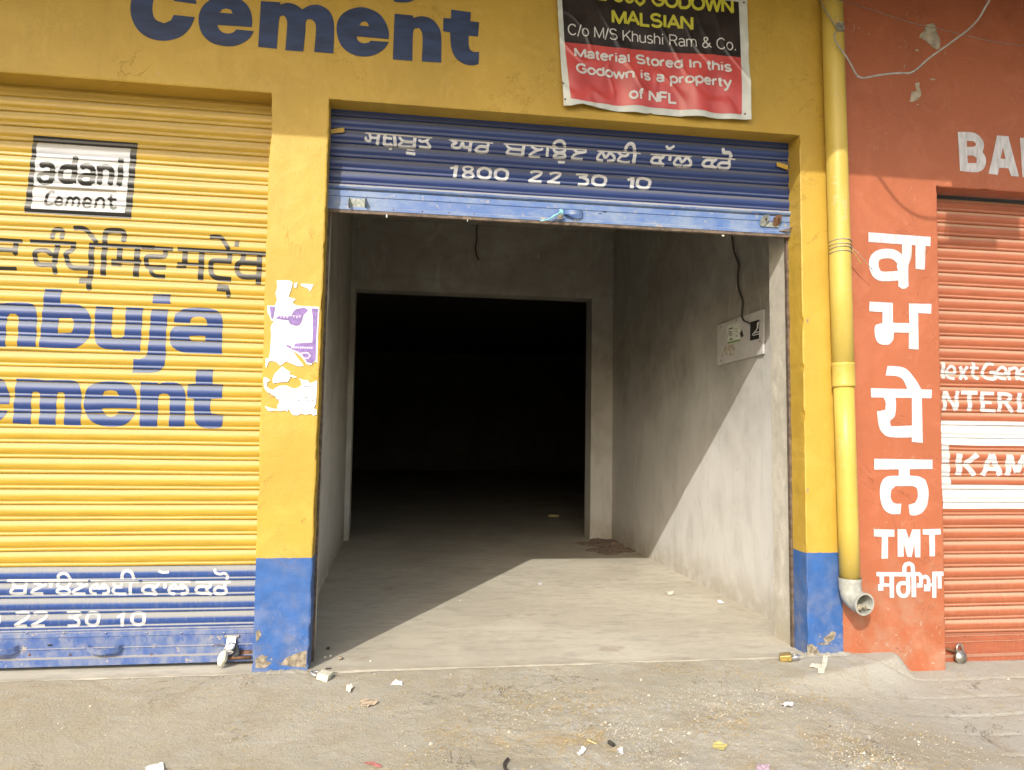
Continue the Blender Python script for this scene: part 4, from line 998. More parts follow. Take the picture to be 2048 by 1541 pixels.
# ---- grey cable drooping over the orange wall, thin wire across it
def c4(a, b, y): p = on(1600+a/2.964, b/2.964, 1, y); return tuple(p)
cab = [c4(118,-40,-.03), c4(122,5,-.04), c4(138,42,-.08), c4(175,100,-.13), c4(213,158,-.15), c4(222,172,-.15), c4(205,205,-.16), c4(206,232,-.16), c4(225,270,-.16), c4(262,318,-.17), c4(300,380,-.19), c4(335,445,-.22), c4(352,458,-.23), c4(378,464,-.24), c4(450,450,-.26), c4(540,438,-.29), c4(610,435,-.32), c4(655,433,-.34), c4(700,405,-.37), c4(760,350,-.42), c4(830,300,-.48), c4(920,235,-.56), c4(1000,175,-.65), c4(1060,110,-.74), c4(1095,50,-.80), c4(1122,0,-.85), c4(1160,-110,-1.0), c4(1250,-400,-1.3)]
sp = smooth_path(cab, 4); nn = len(sp)
mb = MB(); mb.tube(sp, [lerp(.0040, .0062, sstep(.15, .45, i/nn)) for i in range(nn)], 8)
CB = tag(mb.build('hanging_cable', M_WIRE, smooth=True), 'thick grey cable drooping from the yellow pipe across the orange wall', 'cable')
mb = MB(); kc = Vector(c4(240, 160, -.15))
for k in range(8):
    pts = [kc+Vector((.030*cos(t*1.9+k*1.1), .014*sin(t*2.3+k), .026*sin(t*1.4+2*k))) for t in range(5)]
    mb.tube(smooth_path(pts, 3), .0017, 5)
mb.build('knot', M_WIRE, CB, True)
mb = MB(); mb.tube(smooth_path([c4(180, -12, -.10), c4(247, 5, -.16), c4(400, 52, -.3), c4(640, 130, -.4), c4(860, 182, -.45), c4(1100, 238, -.5), c4(1330, 275, -.5), c4(1700, 300, -.5)], 4), .0026, 6)
tag(mb.build('thin_wire', plain('thin_brown_wire', (.16, .12, .10), .6), smooth=True), 'thin straight wire running above the painted letters of the orange wall', 'wire')
# ---- cables inside the store
def c3(a, b, y=BY): p = on(640+a/3.103, 420+b/3.103, 1, y); return tuple(p)
mb = MB(); mb.tube(smooth_path([c3(985,-160,BY-.02), c3(984,-40,BY-.02), c3(980,60,BY-.02), c3(972,130,BY-.03), c3(974,180,BY-.02), c3(966,232,BY-.03), c3(972,280,BY-.02), c3(985,312,BY-.03)], 4), .010, 6)
tag(mb.build('hanging_cable', M_DCABLE, smooth=True), 'short dark cable hanging down the beam of the dim back wall', 'cable')
def pw(a, b, off=0): p = on(1380+a/4.815, 440+b/4.815, 0, WX-off); return tuple(p)
mb = MB(); mb.tube(smooth_path([pw(400,-120,.02), pw(402,0,.02), pw(405,115,.02), pw(410,200,.02), pw(425,310,.02), pw(465,420,.02), pw(460,530,.02), pw(462,620,.02), pw(478,700,.02), pw(506,780,.02), pw(503,860,.02), pw(499,930,.025), pw(520,972,.03), pw(552,985,.03), pw(578,1003,.02)], 4), .0075, 6)
tag(mb.build('hanging_cable', M_DCABLE, smooth=True), 'long dark cable running down the side wall into the grey meter board', 'cable')
# ---- meter board
MBD = empty('meter_board', (WX-.02, 1.4, 2.13), 'grey metal meter board on the store wall with an open socket', 'meter board')
mb = MB(); mb.prism([pw(262,1018,.02), pw(705,860,.02), pw(700,1290,.02), pw(262,1405,.02)], (.017, 0, 0)); mb.build('cover_plate', M_PANEL, MBD, bevel=.002)
mb = MB(); mb.prism([pw(580,985,.0225), pw(665,962,.0225), pw(662,1145,.0225), pw(578,1165,.0225)], (.002, 0, 0)); op = mb.build('socket_opening', M_BLACK, MBD)
for pts in (((600,1110),(630,1070),(655,1040)), ((610,1115),(640,1105),(665,1100)), ((605,1100),(635,1085),(660,1080)), ((655,1035),(648,1010),(655,990),(664,985)), ((620,1090),(640,1060),(650,1030),(660,1000))):
    mb = MB(); mb.tube(smooth_path([pw(a, b, .027) for a, b in pts], 3), .0035, 5); mb.build('wire', M_PAPER, op, True)
mb = MB(); mb.prism([pw(358,1020,.0225), pw(478,990,.0225), pw(480,1160,.0225), pw(362,1188,.0225)], (.0018, 0, 0)); st = mb.build('sticker', plain('sticker_paper', (.62, .66, .58), .7), MBD)
mb = MB(); mb.prism([pw(362,1178,.0235), pw(480,1152,.0235), pw(480,1166,.0235), pw(362,1194,.0235)], (.0008, 0, 0)); mb.build('green_edge', plain('green_print', (.16, .30, .07), .7), st)
for (a, b, w_, h_) in ((392,1048,36,12), (385,1078,30,8), (388,1095,34,8), (390,1112,28,8), (395,1150,28,12), (440,1050,20,5), (445,1075,18,5), (448,1120,18,8)):
    mb = MB(); k = -.24
    mb.prism([pw(a-w_/2, b-h_/2-k*w_/2, .0238), pw(a+w_/2, b-h_/2+k*w_/2, .0238), pw(a+w_/2, b+h_/2+k*w_/2, .0238), pw(a-w_/2, b+h_/2-k*w_/2, .0238)], (.0006, 0, 0)); mb.build('print', M_DCABLE, st)
mb = MB()
rnd = random.Random(3)
for k in range(46):
    a, b = rnd.uniform(300, 430), rnd.uniform(1215, 1310)-0; b -= (a-300)*.2-5; w_ = rnd.uniform(4, 14); h_ = rnd.uniform(8, 24)
    mb.prism([pw(a, b, .0225+k*.00002), pw(a+w_, b-3, .0225+k*.00002), pw(a+w_*.8, b+h_, .0225+k*.00002), pw(a-2, b+h_*.8, .0225+k*.00002)], (.0008, 0, 0))
o = mb.build('torn_label', plain('torn_label_paper', (.40, .34, .25), .8, 0, .6, 150), MBD); o['kind'] = 'stuff'
for a, b in ((300,1030), (446,968), (676,978), (676,1170), (300,1360)):
    p = pw(a, b, .022); mb = MB(); mb.tube([p, (p[0]-.003, p[1], p[2])], .006, 8); mb.build('screw', M_RUST, MBD)
mb = MB(); mb.prism([pw(478,1095,.0228), pw(500,1060,.0228), pw(515,1120,.0228), pw(490,1135,.0228)], (.0006, 0, 0)); mb.build('scratch', M_DCABLE, MBD)

# ---- vinyl banner
def ban(px_, py_, lay=0):
    a, b = 1080+px_/3.303, py_/3.303
    x, z = fp(a, b, -.02)
    y = -.020-.010*sin(x*5.2+1.0)*sstep(4.4, 3.5, z)-.006*noise.noise(Vector((x*4, z*4, 2)))
    low = sstep(3.78, 3.55, z); y -= low*(.010+.010*sin(x*17+.6)+.006*sin(x*31))
    wr = abs(noise.noise(Vector((x*5.5+z*3.0, z*2.5-x, 7)))); y -= .006*sstep(.16, 0, wr)*sstep(4.1, 3.7, z)
    return (x, y-.0018*lay, z)
BN = empty('vinyl_banner', (2.0, -.02, 3.9), 'vinyl godown banner in black, red and white fixed above the blue shutter', 'banner')
def patch(name, TL, TR, BR, BL, nx, ny, mat, lay, low=None):
    mb = MB(); vs = []
    for j in range(ny+1):
        for i in range(nx+1):
            u, v = i/nx, j/ny
            top = (lerp(TL[0], TR[0], u), lerp(TL[1], TR[1], u)); bot = (lerp(BL[0], BR[0], u), lerp(BL[1], BR[1], u)+(low(u) if low else 0))
            vs.append(ban(lerp(top[0], bot[0], v), lerp(top[1], bot[1], v), lay))
    mb.add(vs, [(j*(nx+1)+i, j*(nx+1)+i+1, (j+1)*(nx+1)+i+1, (j+1)*(nx+1)+i) for j in range(ny) for i in range(nx)])
    me = bpy.data.meshes.new(name); me.from_pydata(mb.v, [], mb.f)
    for p in me.polygons: p.use_smooth = True
    return link(name, me, mat, BN)
def lowb(u):
    pts = [(0, 6), (.04, 8), (.1, -14), (.2, 2), (.33, 6), (.43, 10), (.465, 4), (.47, -6), (.48, 4), (.55, 6), (.7, 8), (.85, 6), (.97, 2), (1, 0)]
    for (a, b), (c, d_) in zip(pts, pts[1:]):
        if a <= u <= c: return lerp(b, d_, (u-a)/(c-a))
    return 0
patch('sheet', (105, -125), (1368, -15), (1385, 800), (153, 700), 150, 110, M_VIN, 0, lowb)
patch('black_print', (138, -95), (1311, 16), (1324, 385), (160, 285), 140, 50, M_VBLK, 1)
patch('red_print', (160, 285), (1324, 385), (1326, 762), (195, 668), 140, 50, M_VRED, 1, lambda u: 4*sin(u*9))
def A(cx, cy, rx, ry, a0, a1, n=8):                        # arc points, degrees anticlockwise from +x
    return [(cx+rx*cos(radians(lerp(a0, a1, k/n))), cy+ry*sin(radians(lerp(a0, a1, k/n)))) for k in range(n+1)]
GL_ = {  # grotesque letter skeletons: advance, strokes (cap height 1, x height .72)
 'A': (.78, [[(.02, 0), (.39, 1), (.76, 0)], [(.16, .34), (.62, .34)]]), 'C': (.80, [A(.42, .5, .38, .5, 40, 320, 14)]),
 'D': (.78, [[(.06, 0), (.06, 1)], [(.06, 1), (.36, 1)]+A(.36, .5, .38, .5, 90, -90, 10)+[(.06, 0)]]), 'E': (.68, [[(.06, 0), (.06, 1)], [(.06, 1), (.64, 1)], [(.06, .52), (.58, .52)], [(.06, 0), (.66, 0)]]),
 'F': (.64, [[(.06, 0), (.06, 1)], [(.06, 1), (.60, 1)], [(.06, .52), (.54, .52)]]), 'G': (.84, [A(.43, .5, .39, .5, 42, 325, 14)+[(.78, .48)], [(.46, .48), (.79, .48)]]),
 'I': (.24, [[(.12, 0), (.12, 1)]]), 'K': (.76, [[(.06, 0), (.06, 1)], [(.70, 1), (.08, .36)], [(.30, .58), (.74, 0)]]), 'L': (.62, [[(.06, 1), (.06, 0), (.60, 0)]]),
 'M': (.92, [[(.06, 0), (.06, 1)], [(.06, 1), (.46, .02), (.86, 1)], [(.86, 1), (.86, 0)]]), 'N': (.78, [[(.06, 0), (.06, 1)], [(.06, 1), (.72, 0)], [(.72, 0), (.72, 1)]]),
 'O': (.86, [A(.43, .5, .39, .5, 90, 450, 18)]), 'R': (.76, [[(.06, 0), (.06, 1)], [(.06, 1), (.42, 1)]+A(.44, .75, .25, .25, 90, -90, 7)+[(.06, .5)], [(.44, .5), (.70, 0)]]),
 'S': (.74, [A(.37, .74, .30, .26, 25, 250, 9)+A(.37, .25, .32, .26, 75, -155, 9)]), 'W': (1.04, [[(.02, 1), (.27, 0), (.52, 1), (.77, 0), (1.02, 1)]]),
 'a': (.62, [A(.30, .54, .24, .18, 160, 10, 7)+[(.54, .12), (.58, 0)], [(.54, .42), (.30, .38)]+A(.26, .20, .20, .20, 100, 290, 7)+[(.54, .16)]]),
 'd': (.64, [[(.57, 0), (.57, 1)], A(.32, .36, .26, .36, 45, 315, 12)]), 'e': (.62, [[(.06, .39), (.57, .39)], A(.31, .36, .26, .36, 5, 325, 13)]), 'f': (.36, [A(.30, .84, .14, .16, 75, 180, 5)+[(.16, .7), (.16, 0)], [(.02, .68), (.32, .68)]]),
 'h': (.62, [[(.07, 0), (.07, 1)], [(.07, .45)]+A(.31, .48, .24, .24, 150, 0, 7)+[(.55, 0)]]), 'i': (.24, [[(.12, 0), (.12, .70)], [(.12, .88), (.12, 1.0)]]), 'l': (.24, [[(.12, 0), (.12, 1)]]),
 'm': (.94, [[(.07, 0), (.07, .72)], [(.07, .45)]+A(.27, .50, .20, .22, 150, 0, 6)+[(.47, 0)], [(.47, .45)]+A(.67, .50, .20, .22, 150, 0, 6)+[(.87, 0)]]), 'n': (.62, [[(.07, 0), (.07, .72)], [(.07, .45)]+A(.31, .48, .24, .24, 150, 0, 7)+[(.55, 0)]]),
 'o': (.64, [A(.32, .36, .27, .36, 90, 450, 14)]), 'p': (.64, [[(.07, -.28), (.07, .72)], A(.32, .36, .26, .36, 135, -135, 12)]), 'r': (.40, [[(.07, 0), (.07, .72)], [(.07, .42)]+A(.32, .46, .24, .25, 150, 80, 4)]),
 's': (.56, [A(.28, .54, .21, .18, 25, 250, 8)+A(.28, .18, .23, .18, 75, -155, 8)]), 't': (.36, [[(.16, .94), (.16, .16)]+A(.28, .14, .12, .14, 180, 285, 4), [(.02, .68), (.32, .68)]]), 'u': (.62, [[(.07, .72), (.07, .25)]+A(.30, .24, .23, .24, 180, 330, 6), [(.55, .72), (.55, 0)]]),
 'w': (.86, [[(.02, .72), (.22, 0), (.43, .72), (.64, 0), (.84, .72)]]), 'y': (.58, [[(.02, .72), (.29, 0)], [(.56, .72), (.26, -.16), (.16, -.28), (.04, -.27)]]), 'j': (.26, [[(.12, .72), (.12, -.2)]]),
 '/': (.34, [[(.02, -.05), (.32, 1.02)]]), '&': (.82, [[(.78, 0), (.26, .62)]+A(.34, .82, .16, .16, 210, -60, 7)+[(.14, .42)]+A(.28, .22, .22, .22, 120, 330, 7)+[(.70, .44)]]), '.': (.26, [[(.12, 0), (.12, .12)]]), ',': (.26, [[(.13, .1), (.08, -.12)]]),
 '0': (.66, [A(.33, .5, .27, .5, 90, 450, 14)]), '5': (.66, [[(.58, 1), (.16, 1), (.10, .54)], [(.10, .54)]+A(.31, .31, .27, .31, 110, -150, 10)]), '8': (.66, [A(.33, .74, .23, .25, 90, 450, 12), A(.33, .25, .27, .26, 90, 450, 12)]),
 '1': (.66, [[(.38, 0), (.38, 1)], [(.38, 1), (.14, .78)]]), '2': (.66, [A(.32, .72, .25, .27, 165, -30, 8)+[(.08, 0), (.60, 0)]]), 'T': (.70, [[(.35, 0), (.35, 1)], [(.02, 1), (.68, 1)]]), 'P': (.70, [[(.06, 0), (.06, 1)], [(.06, 1), (.40, 1)]+A(.42, .73, .24, .27, 90, -90, 7)+[(.06, .46)]]),
 'U': (.78, [[(.06, 1), (.06, .32)]+A(.39, .32, .33, .32, 180, 360, 8)+[(.72, 1)]]), 'J': (.6, [[(.5, 1), (.5, .25)]+A(.28, .25, .22, .25, 0, -170, 6)]), 'B': (.74, [[(.06, 0), (.06, 1)], [(.06, 1), (.4, 1)]+A(.42, .76, .22, .24, 90, -90, 6)+[(.06, .52)], [(.06, .52), (.42, .52)]+A(.42, .26, .26, .26, 90, -90, 6)+[(.06, 0)]]),
 'H': (.78, [[(.06, 0), (.06, 1)], [(.72, 0), (.72, 1)], [(.06, .5), (.72, .5)]]), '4': (.66, [[(.5, 0), (.5, 1), (.04, .25), (.64, .25)]]), '7': (.66, [[(.05, 1), (.6, 1), (.25, 0)]]), '-': (.4, [[(.05, .4), (.35, .4)]]), ' ': (.34, [])}
def font_px(body, p0, p1, cap, bold=.17, lean=(0, -1), sp=.06):
    x = 0; items = []; T = []
    for ch in body:
        adv, st = GL_[ch]
        items.append([[(x+a, b) for a, b in q] for q in st])
        x += adv+sp
    x1 = x-sp-.04; x0 = .04; sc = sqrt((p1[0]-p0[0])**2+(p1[1]-p0[1])**2)/(x1-x0)
    for glyph in items:
        polys = []
        for q in glyph:
            ends = [((a-x0)*sc, (bold/2+b*(1-bold) if b > -.01 else b)*cap) for a, b in q]; fine = [ends[0]]
            for a, b in zip(ends, ends[1:]):
                m_ = max(1, int(sqrt((b[0]-a[0])**2+(b[1]-a[1])**2)/9))
                fine += [(lerp(a[0], b[0], j/m_), lerp(a[1], b[1], j/m_)) for j in range(1, m_+1)]
            polys += stroke(bold*cap, fine, False)
        T += polys
    dx_, dy_ = (p1[0]-p0[0])/((x1-x0)*sc), (p1[1]-p0[1])/((x1-x0)*sc)
    return [[(p0[0]+u*dx_+lean[0]*v, p0[1]+u*dy_+lean[1]*v) for u, v in t] for t in T]
def ban_text(body, p0, p1, cap, mat, bold):
    mb = MB()
    for i_, t in enumerate(font_px(body, p0, p1, cap, bold, (-.02, -1))): mb.add([ban(a, b, 2.5+.02*(i_ % 61)) for a, b in t], [tuple(range(len(t)))])
    me = bpy.data.meshes.new('printed_line'); me.from_pydata(mb.v, [], mb.f); o = link('printed_line', me, mat, BN); o['kind'] = 'stuff'; return o
ban_text('E 508 GODOWN', (378, 4), (1270, 100), 98, M_VYT, .19)
ban_text('MALSIAN', (480, 160), (1005, 208), 98, M_VYT, .19)
ban_text('C/o M/S Khushi Ram & Co.', (185, 238), (1292, 345), 76, M_VWT, .095)
ban_text('Material Stored In this', (228, 390), (1254, 488), 70, M_VWT, .20)
ban_text('Godown is a property', (238, 498), (1250, 588), 70, M_VWT, .20)
ban_text('of NFL', (590, 664), (898, 690), 76, M_VWT, .20)
for a, b in ((148, 560), (160, 668), (1345, 762), (1345, 20)):
    p = ban(a, b, 2); rivet(p[0], p[1], p[2], .006, M_RUST, BN, 'nail')

# ---- torn posters on the middle pillar
CP = (500, 540, 4.8145)
def poster(name, outs, mat, parent, y, k=3, holes=()):
    t = px_tris(union([outline(o, k, 30) for o in outs], [outline(h, k, 30) for h in holes]), *CP)
    mb = MB()
    for q in t: mb.add([(a, y-.0012*abs(noise.noise(Vector((a*40, b*40, 1)))), b) for a, b in q], [(0, 1, 2)])
    me = bpy.data.meshes.new(name); me.from_pydata(mb.v, [], mb.f)
    bm = bmesh.new(); bm.from_mesh(me); bmesh.ops.remove_doubles(bm, verts=bm.verts, dist=1e-6); bmesh.ops.recalc_face_normals(bm, faces=bm.faces)
    ex = bmesh.ops.solidify(bm, geom=list(bm.faces), thickness=.0004)
    bm.to_mesh(me); bm.free()
    return link(name, me, mat, parent)
P1 = empty('torn_poster', (-.16, -.006, 1.95), 'torn purple and white poster peeling off the yellow middle pillar', 'poster')
poster('paper', [[(258,105),(372,103),(412,125),(404,168),(390,210),(372,262),(410,275),(443,283),(425,300),(408,320),(455,345),(560,352),(668,360),(662,500),(655,640),(650,900),(632,882),(612,895),(590,918),(545,910),(520,870),(480,825),(415,780),(440,820),(460,850),(500,900),(522,925),(470,930),(400,905),(350,882),(320,905),(290,925),(262,895),(225,882),(190,880),(175,900),(160,945),(150,930),(150,855),(182,850),(195,780),(200,700),(205,620),(200,560),(215,520),(235,500),(205,490),(190,450),(170,410),(168,345),(240,347),(250,320),(262,290),(245,225),(258,190),(262,160)]], M_PAPER, P1, -.0045)
for q in ([(190,355),(245,357),(232,440),(222,470),(210,478),(200,430)], [(410,420),(425,395),(450,380),(520,365),(560,385),(545,410),(520,430),(510,465),(500,500),(480,530),(450,540),(400,530),(380,515),(375,490),(250,475),(268,455),(290,440),(350,448),(400,445)],
          [(592,372),(655,376),(648,500),(640,640),(632,870),(612,885),(598,903),(545,890),(530,860),(480,800),(440,780),(400,765),(345,735),(360,725),(420,742),(440,710),(600,700),(605,600),(603,450)]):
    poster('purple_print', [q], M_PURP, P1, -.0066)
def ptext(body, p0, p1, cap, mat, parent, y=-.0082):
    t = [[fp(CP[0]+a/CP[2], CP[1]+b/CP[2]) for a, b in q] for q in font_px(body, p0, p1, cap, .16)]
    mb = MB()
    for i_, q in enumerate(t): mb.add([(a, y-.00003*(i_ % 61), b) for a, b in q], [tuple(range(len(q)))])
    me = bpy.data.meshes.new('printed_line'); me.from_pydata(mb.v, [], mb.f); return tag(link('printed_line', me, mat, parent), kind='stuff')
M_PKT = plain('pale_print', (.62, .55, .66), .7)
mb = MB()
for a, b in ((300,452), (330,455), (362,458), (425,452), (455,458), (485,452)):
    q = [fp(CP[0]+(a+u)/CP[2], CP[1]+(b+v)/CP[2]) for u, v in ((-12,-10),(12,-10),(12,-5),(-12,-5))]; mb.add([(x, -.0082, z) for x, z in q], [(0,1,2,3)])
    q = [fp(CP[0]+(a+u)/CP[2], CP[1]+(b+v)/CP[2]) for u, v in ((-9,-5),(-4,-5),(6,10),(-2,12))]; mb.add([(x, -.0082, z) for x, z in q], [(0,1,2,3)])
for k in range(10):
    a = 405+k*21; q = [fp(CP[0]+(a+u)/CP[2], CP[1]+(748+k*.6+v)/CP[2]) for u, v in ((-9,-8),(8,-8),(6,8),(-6,9))]; mb.add([(x, -.0082, z) for x, z in q], [(0,1,2,3)])
o = mb.build('faded_script', M_PKT, P1); o['kind'] = 'stuff'
mb = MB(); q = [fp(CP[0]+a/CP[2], CP[1]+b/CP[2]) for a, b in ((490,800),(560,795),(588,828),(560,860),(515,855))]; q2 = [fp(CP[0]+a/CP[2], CP[1]+b/CP[2]) for a, b in ((500,810),(555,806),(576,828),(555,850),(520,845))]
mb.add([(x, -.0082, z) for x, z in q+q2], [(k, (k+1) % 5, 5+(k+1) % 5, 5+k) for k in range(5)]); mb.build('logo_outline', M_PKT, P1)
P2 = empty('torn_notice', (-.17, -.006, 1.7), 'torn white printed notice pasted under the purple poster', 'notice')
poster('paper', [[(132,1040),(150,1034),(172,1045),(195,1070),(165,1085),(165,1125),(190,1145),(222,1158),(250,1135),(290,1118),(350,1115),(390,1132),(420,1145),(470,1135),(500,1108),(488,1070),(470,1045),(510,1060),(560,1065),(575,1092),(600,1085),(648,1068),(644,1150),(640,1220),(632,1300),(612,1335),(640,1345),(645,1395),(610,1405),(590,1385),(540,1395),(480,1385),(470,1402),(415,1400),(392,1370),(375,1342),(360,1370),(340,1352),(300,1362),(250,1355),(200,1362),(175,1358),(150,1325),(142,1310),(180,1325),(230,1338),(270,1340),(262,1310),(285,1275),(262,1245),(225,1210),(170,1180),(140,1140),(132,1090)],
   [(312,930),(345,955),(390,985),(385,1010),(420,1020),(455,1036),(430,1040),(385,1030),(385,1050),(365,1080),(280,1085),(225,1095),(215,1060),(235,1010),(250,990)]], M_PAPER, P2, -.0045)
for body, p0, p1 in (('SPORES', (515,1131), (600,1131)), ('1000      M. TAT20', (300,1158), (627,1166)), ('M. LUDHIANA, PUNJAB, UNA', (180,1190), (627,1203)), ('CREATION  ACT.  1882', (190,1222), (580,1234)), ('END 0751 08 W-42,8.', (262,1256), (622,1266)), ('001', (418,1385), (465,1387))):
    ptext(body, p0, p1, 15, M_PTXT, P2)
P3 = empty('paper_scrap', (-.16, -.006, 2.2), 'small white paper scraps left at the top of the middle pillar poster', 'paper scrap')
poster('paper', [[(425,130),(460,124),(448,172),(425,174)], [(490,135),(550,138),(612,142),(600,170),(580,212),(565,190),(550,178),(515,165),(495,155)]], M_PAPER, P3, -.0045)

# ================================================================ LOCKS AND SMALL THINGS
def padlock(name, label, c, rotz, tilt, size, body_mat, shackle_mat, kind='box', parts=None, open_=False, lay=False):
    t = empty(name, c, label, 'padlock', 'padlocks')
    t.rotation_euler = (tilt, 0, rotz)
    s_ = size; me_list = []
    if kind == 'box':
        bm = bmesh.new(); bmesh.ops.create_cube(bm, size=1); bmesh.ops.scale(bm, vec=(s_, s_*.42, s_*.8), verts=bm.verts)
        bmesh.ops.bevel(bm, geom=list(bm.edges), offset=s_*.07, segments=3, affect='EDGES', profile=.7)
        top = s_*.4
    else:
        bm = bmesh.new(); r_ = bmesh.ops.create_cone(bm, cap_ends=True, segments=28, radius1=s_*.5, radius2=s_*.5, depth=s_*.36)
        bmesh.ops.rotate(bm, cent=(0, 0, 0), matrix=Matrix.Rotation(pi/2, 3, 'X'), verts=bm.verts)
        bmesh.ops.bevel(bm, geom=[e for e in bm.edges if len(e.link_faces) == 2 and e.calc_face_angle(0) > 1], offset=s_*.06, segments=3, affect='EDGES')
        top = s_*.42
    me = bpy.data.meshes.new('lock_body'); bm.to_mesh(me); bm.free()
    for p in me.polygons: p.use_smooth = True
    b_ = bpy.data.objects.new('lock_body', me); COL.objects.link(b_); me.materials.append(body_mat); b_.parent = t
    mb = MB(); w_ = s_*.30; hh = s_*.48
    pts = [(-w_, 0, top-.004), (-w_, 0, top+hh*.5)]+[(-w_*cos(pi*k/8), 0, top+hh*.5+w_*sin(pi*k/8)) for k in range(1, 8)]+[(w_, 0, top+hh*.5), (w_, 0, top-(.004 if not open_ else -hh*.35))]
    mb.tube(pts, s_*.085, 10); me = bpy.data.meshes.new('shackle'); me.from_pydata(mb.v, [], mb.f)
    for p in me.polygons: p.use_smooth = True
    q = bpy.data.objects.new('shackle', me); COL.objects.link(q); me.materials.append(shackle_mat); q.parent = t
    return t
def gpt(px_, py_, z=None, dz=0.0):
    zz_ = -.03 if z is None else z
    for _ in range(6):
        p = on(px_, py_, 2, zz_)
        if z is None: zz_ = ground_z(p.x, p.y) if p.y < -.056 else max(FZ, zz_)
    return (p.x, p.y, zz_+dz)
# lock bundled in pale cloth on the left shutter
M_CLOTH = plain('pale_cloth', (.62, .60, .48), .85, 0, .12, 60, .4)
x, z = fp(240+1440/7.004, 1120+1370/7.004, .08)
LK = empty('padlock', (x, .08, z), 'padlock wrapped in pale cloth hanging at the end of the left shutter', 'padlock', 'padlocks')
bm = bmesh.new(); bmesh.ops.create_icosphere(bm, subdivisions=4, radius=1)
for v in bm.verts:
    d_ = 1+.10*noise.noise(v.co*2.2)+.05*noise.noise(v.co*6); v.co *= d_; v.co.x *= .026; v.co.y *= .024; v.co.z *= .050
    if v.co.z > 0: v.co.x *= 1-.35*v.co.z/.05
bmesh.ops.rotate(bm, cent=(0, 0, 0), matrix=Matrix.Rotation(radians(16), 3, 'Y'), verts=bm.verts)
me = bpy.data.meshes.new('cloth_wrap'); bm.to_mesh(me); bm.free(); me.materials.append(M_CLOTH)
for p in me.polygons: p.use_smooth = True
o = bpy.data.objects.new('cloth_wrap', me); COL.objects.link(o); o.parent = LK
def c7(a, b, y): p = on(240+a/7.004, 1120+b/7.004, 1, y); return tuple(p)
mb = MB(); mb.tube(smooth_path([c7(1440,1290,.075), c7(1475,1235,.07), c7(1510,1190,.075), c7(1560,1165,.09), c7(1600,1185,.10), c7(1590,1230,.09), c7(1540,1262,.08), c7(1490,1262,.075)], 4), .0055, 8); mb.build('shackle', M_CHROME, LK, True)
mb = MB(); mb.tube(smooth_path([c7(1465,1195,.14), c7(1400,1190,.14), c7(1330,1187,.14), c7(1300,1212,.14), c7(1308,1222,.14)], 3), .0018, 5); mb.build('wire_tail', M_RUST, LK, True)
# dark leather flap behind the lock
mb = MB(); F0 = [c7(1600,1165,.10), c7(1640,1200,.095), c7(1665,1260,.095), c7(1672,1310,.10), c7(1660,1350,.11), c7(1600,1362,.11), c7(1560,1345,.12), c7(1555,1290,.12), c7(1570,1225,.12)]
mb.prism(F0, (0, .006, 0)); mb.build('rubber_flap', plain('black_rubber', (.035, .04, .045), .4), LK, bevel=.001)
# lock lying on the ground by the middle pillar, brass lock by the right pillar, round lock on the orange shutter
p = gpt(649, 1359, None, .019); padlock('padlock', 'white cased padlock lying open on the ground beside the middle pillar', p, radians(75), radians(-78), .080, M_CLOTH, M_CHROME, 'box', open_=True)
mb = MB(); q = gpt(655, 1352, None, .036); mb.box(q[0]-.012, q[0]+.02, q[1]-.008, q[1]+.012, q[2], q[2]+.004); tag(mb.build('dark_cap', M_DCABLE, bevel=.001), 'small dark cap lying on top of the white padlock', 'cap')
p = gpt(1571, 1321, None, .020); LB = padlock('padlock', 'brass padlock with bright shackle lying on the ground near the blue plinth', p, radians(-116), radians(-80), .085, M_BRASS, M_CHROME, 'box')
x, z = fp(1500+1258/2.963, 880+1293/2.963, .10); padlock('padlock', 'round grey padlock locking the foot of the orange shutter', (x, .115, z), radians(10), radians(-6), .086, M_STEEL, M_STEEL, 'round')
mb = MB(); x2, z2 = fp(1500+1175/2.963, 880+1245/2.963, .14); mb.tube([(x2-.03, .15, z2+.008), (x2+.02, .135, z2), (x2+.05, .13, z2-.012)], .008, 8); mb.build('bolt', M_RUST, S3R, True)
# cyan cord on the handle
def c6(a, b, y): p = on(960+a/6.024, 400+b/6.024, 1, y); return tuple(p)
mb = MB(); M_CY = plain('cyan_cord', (.22, .50, .52), .6)
mb.tube(smooth_path([c6(975,115,.09), c6(968,150,.09), c6(940,172,.10), c6(890,195,.11), c6(850,225,.11), c6(790,245,.11), c6(725,256,.12)], 3), [.006]*12+[.004]*7, 6)
for k in range(3): mb.tube(smooth_path([c6(960+k*14,120,.092), c6(972+k*12,150,.088), c6(975+k*10,175,.095)], 3), .0045, 6)
CY = tag(mb.build('cord', M_CY, smooth=True), 'turquoise cord knotted on the handle of the half raised shutter', 'cord')
mb = MB(); rnd = random.Random(5); kc = Vector(c6(968, 205, .10))
for k in range(12):
    pts = [kc+Vector((rnd.uniform(-.02, .02), rnd.uniform(-.01, .01), rnd.uniform(-.016, .012))) for t in range(4)]; mb.tube(smooth_path(pts, 3), .0016, 5)
mb.build('frayed_knot', M_TWINE, CY, True)
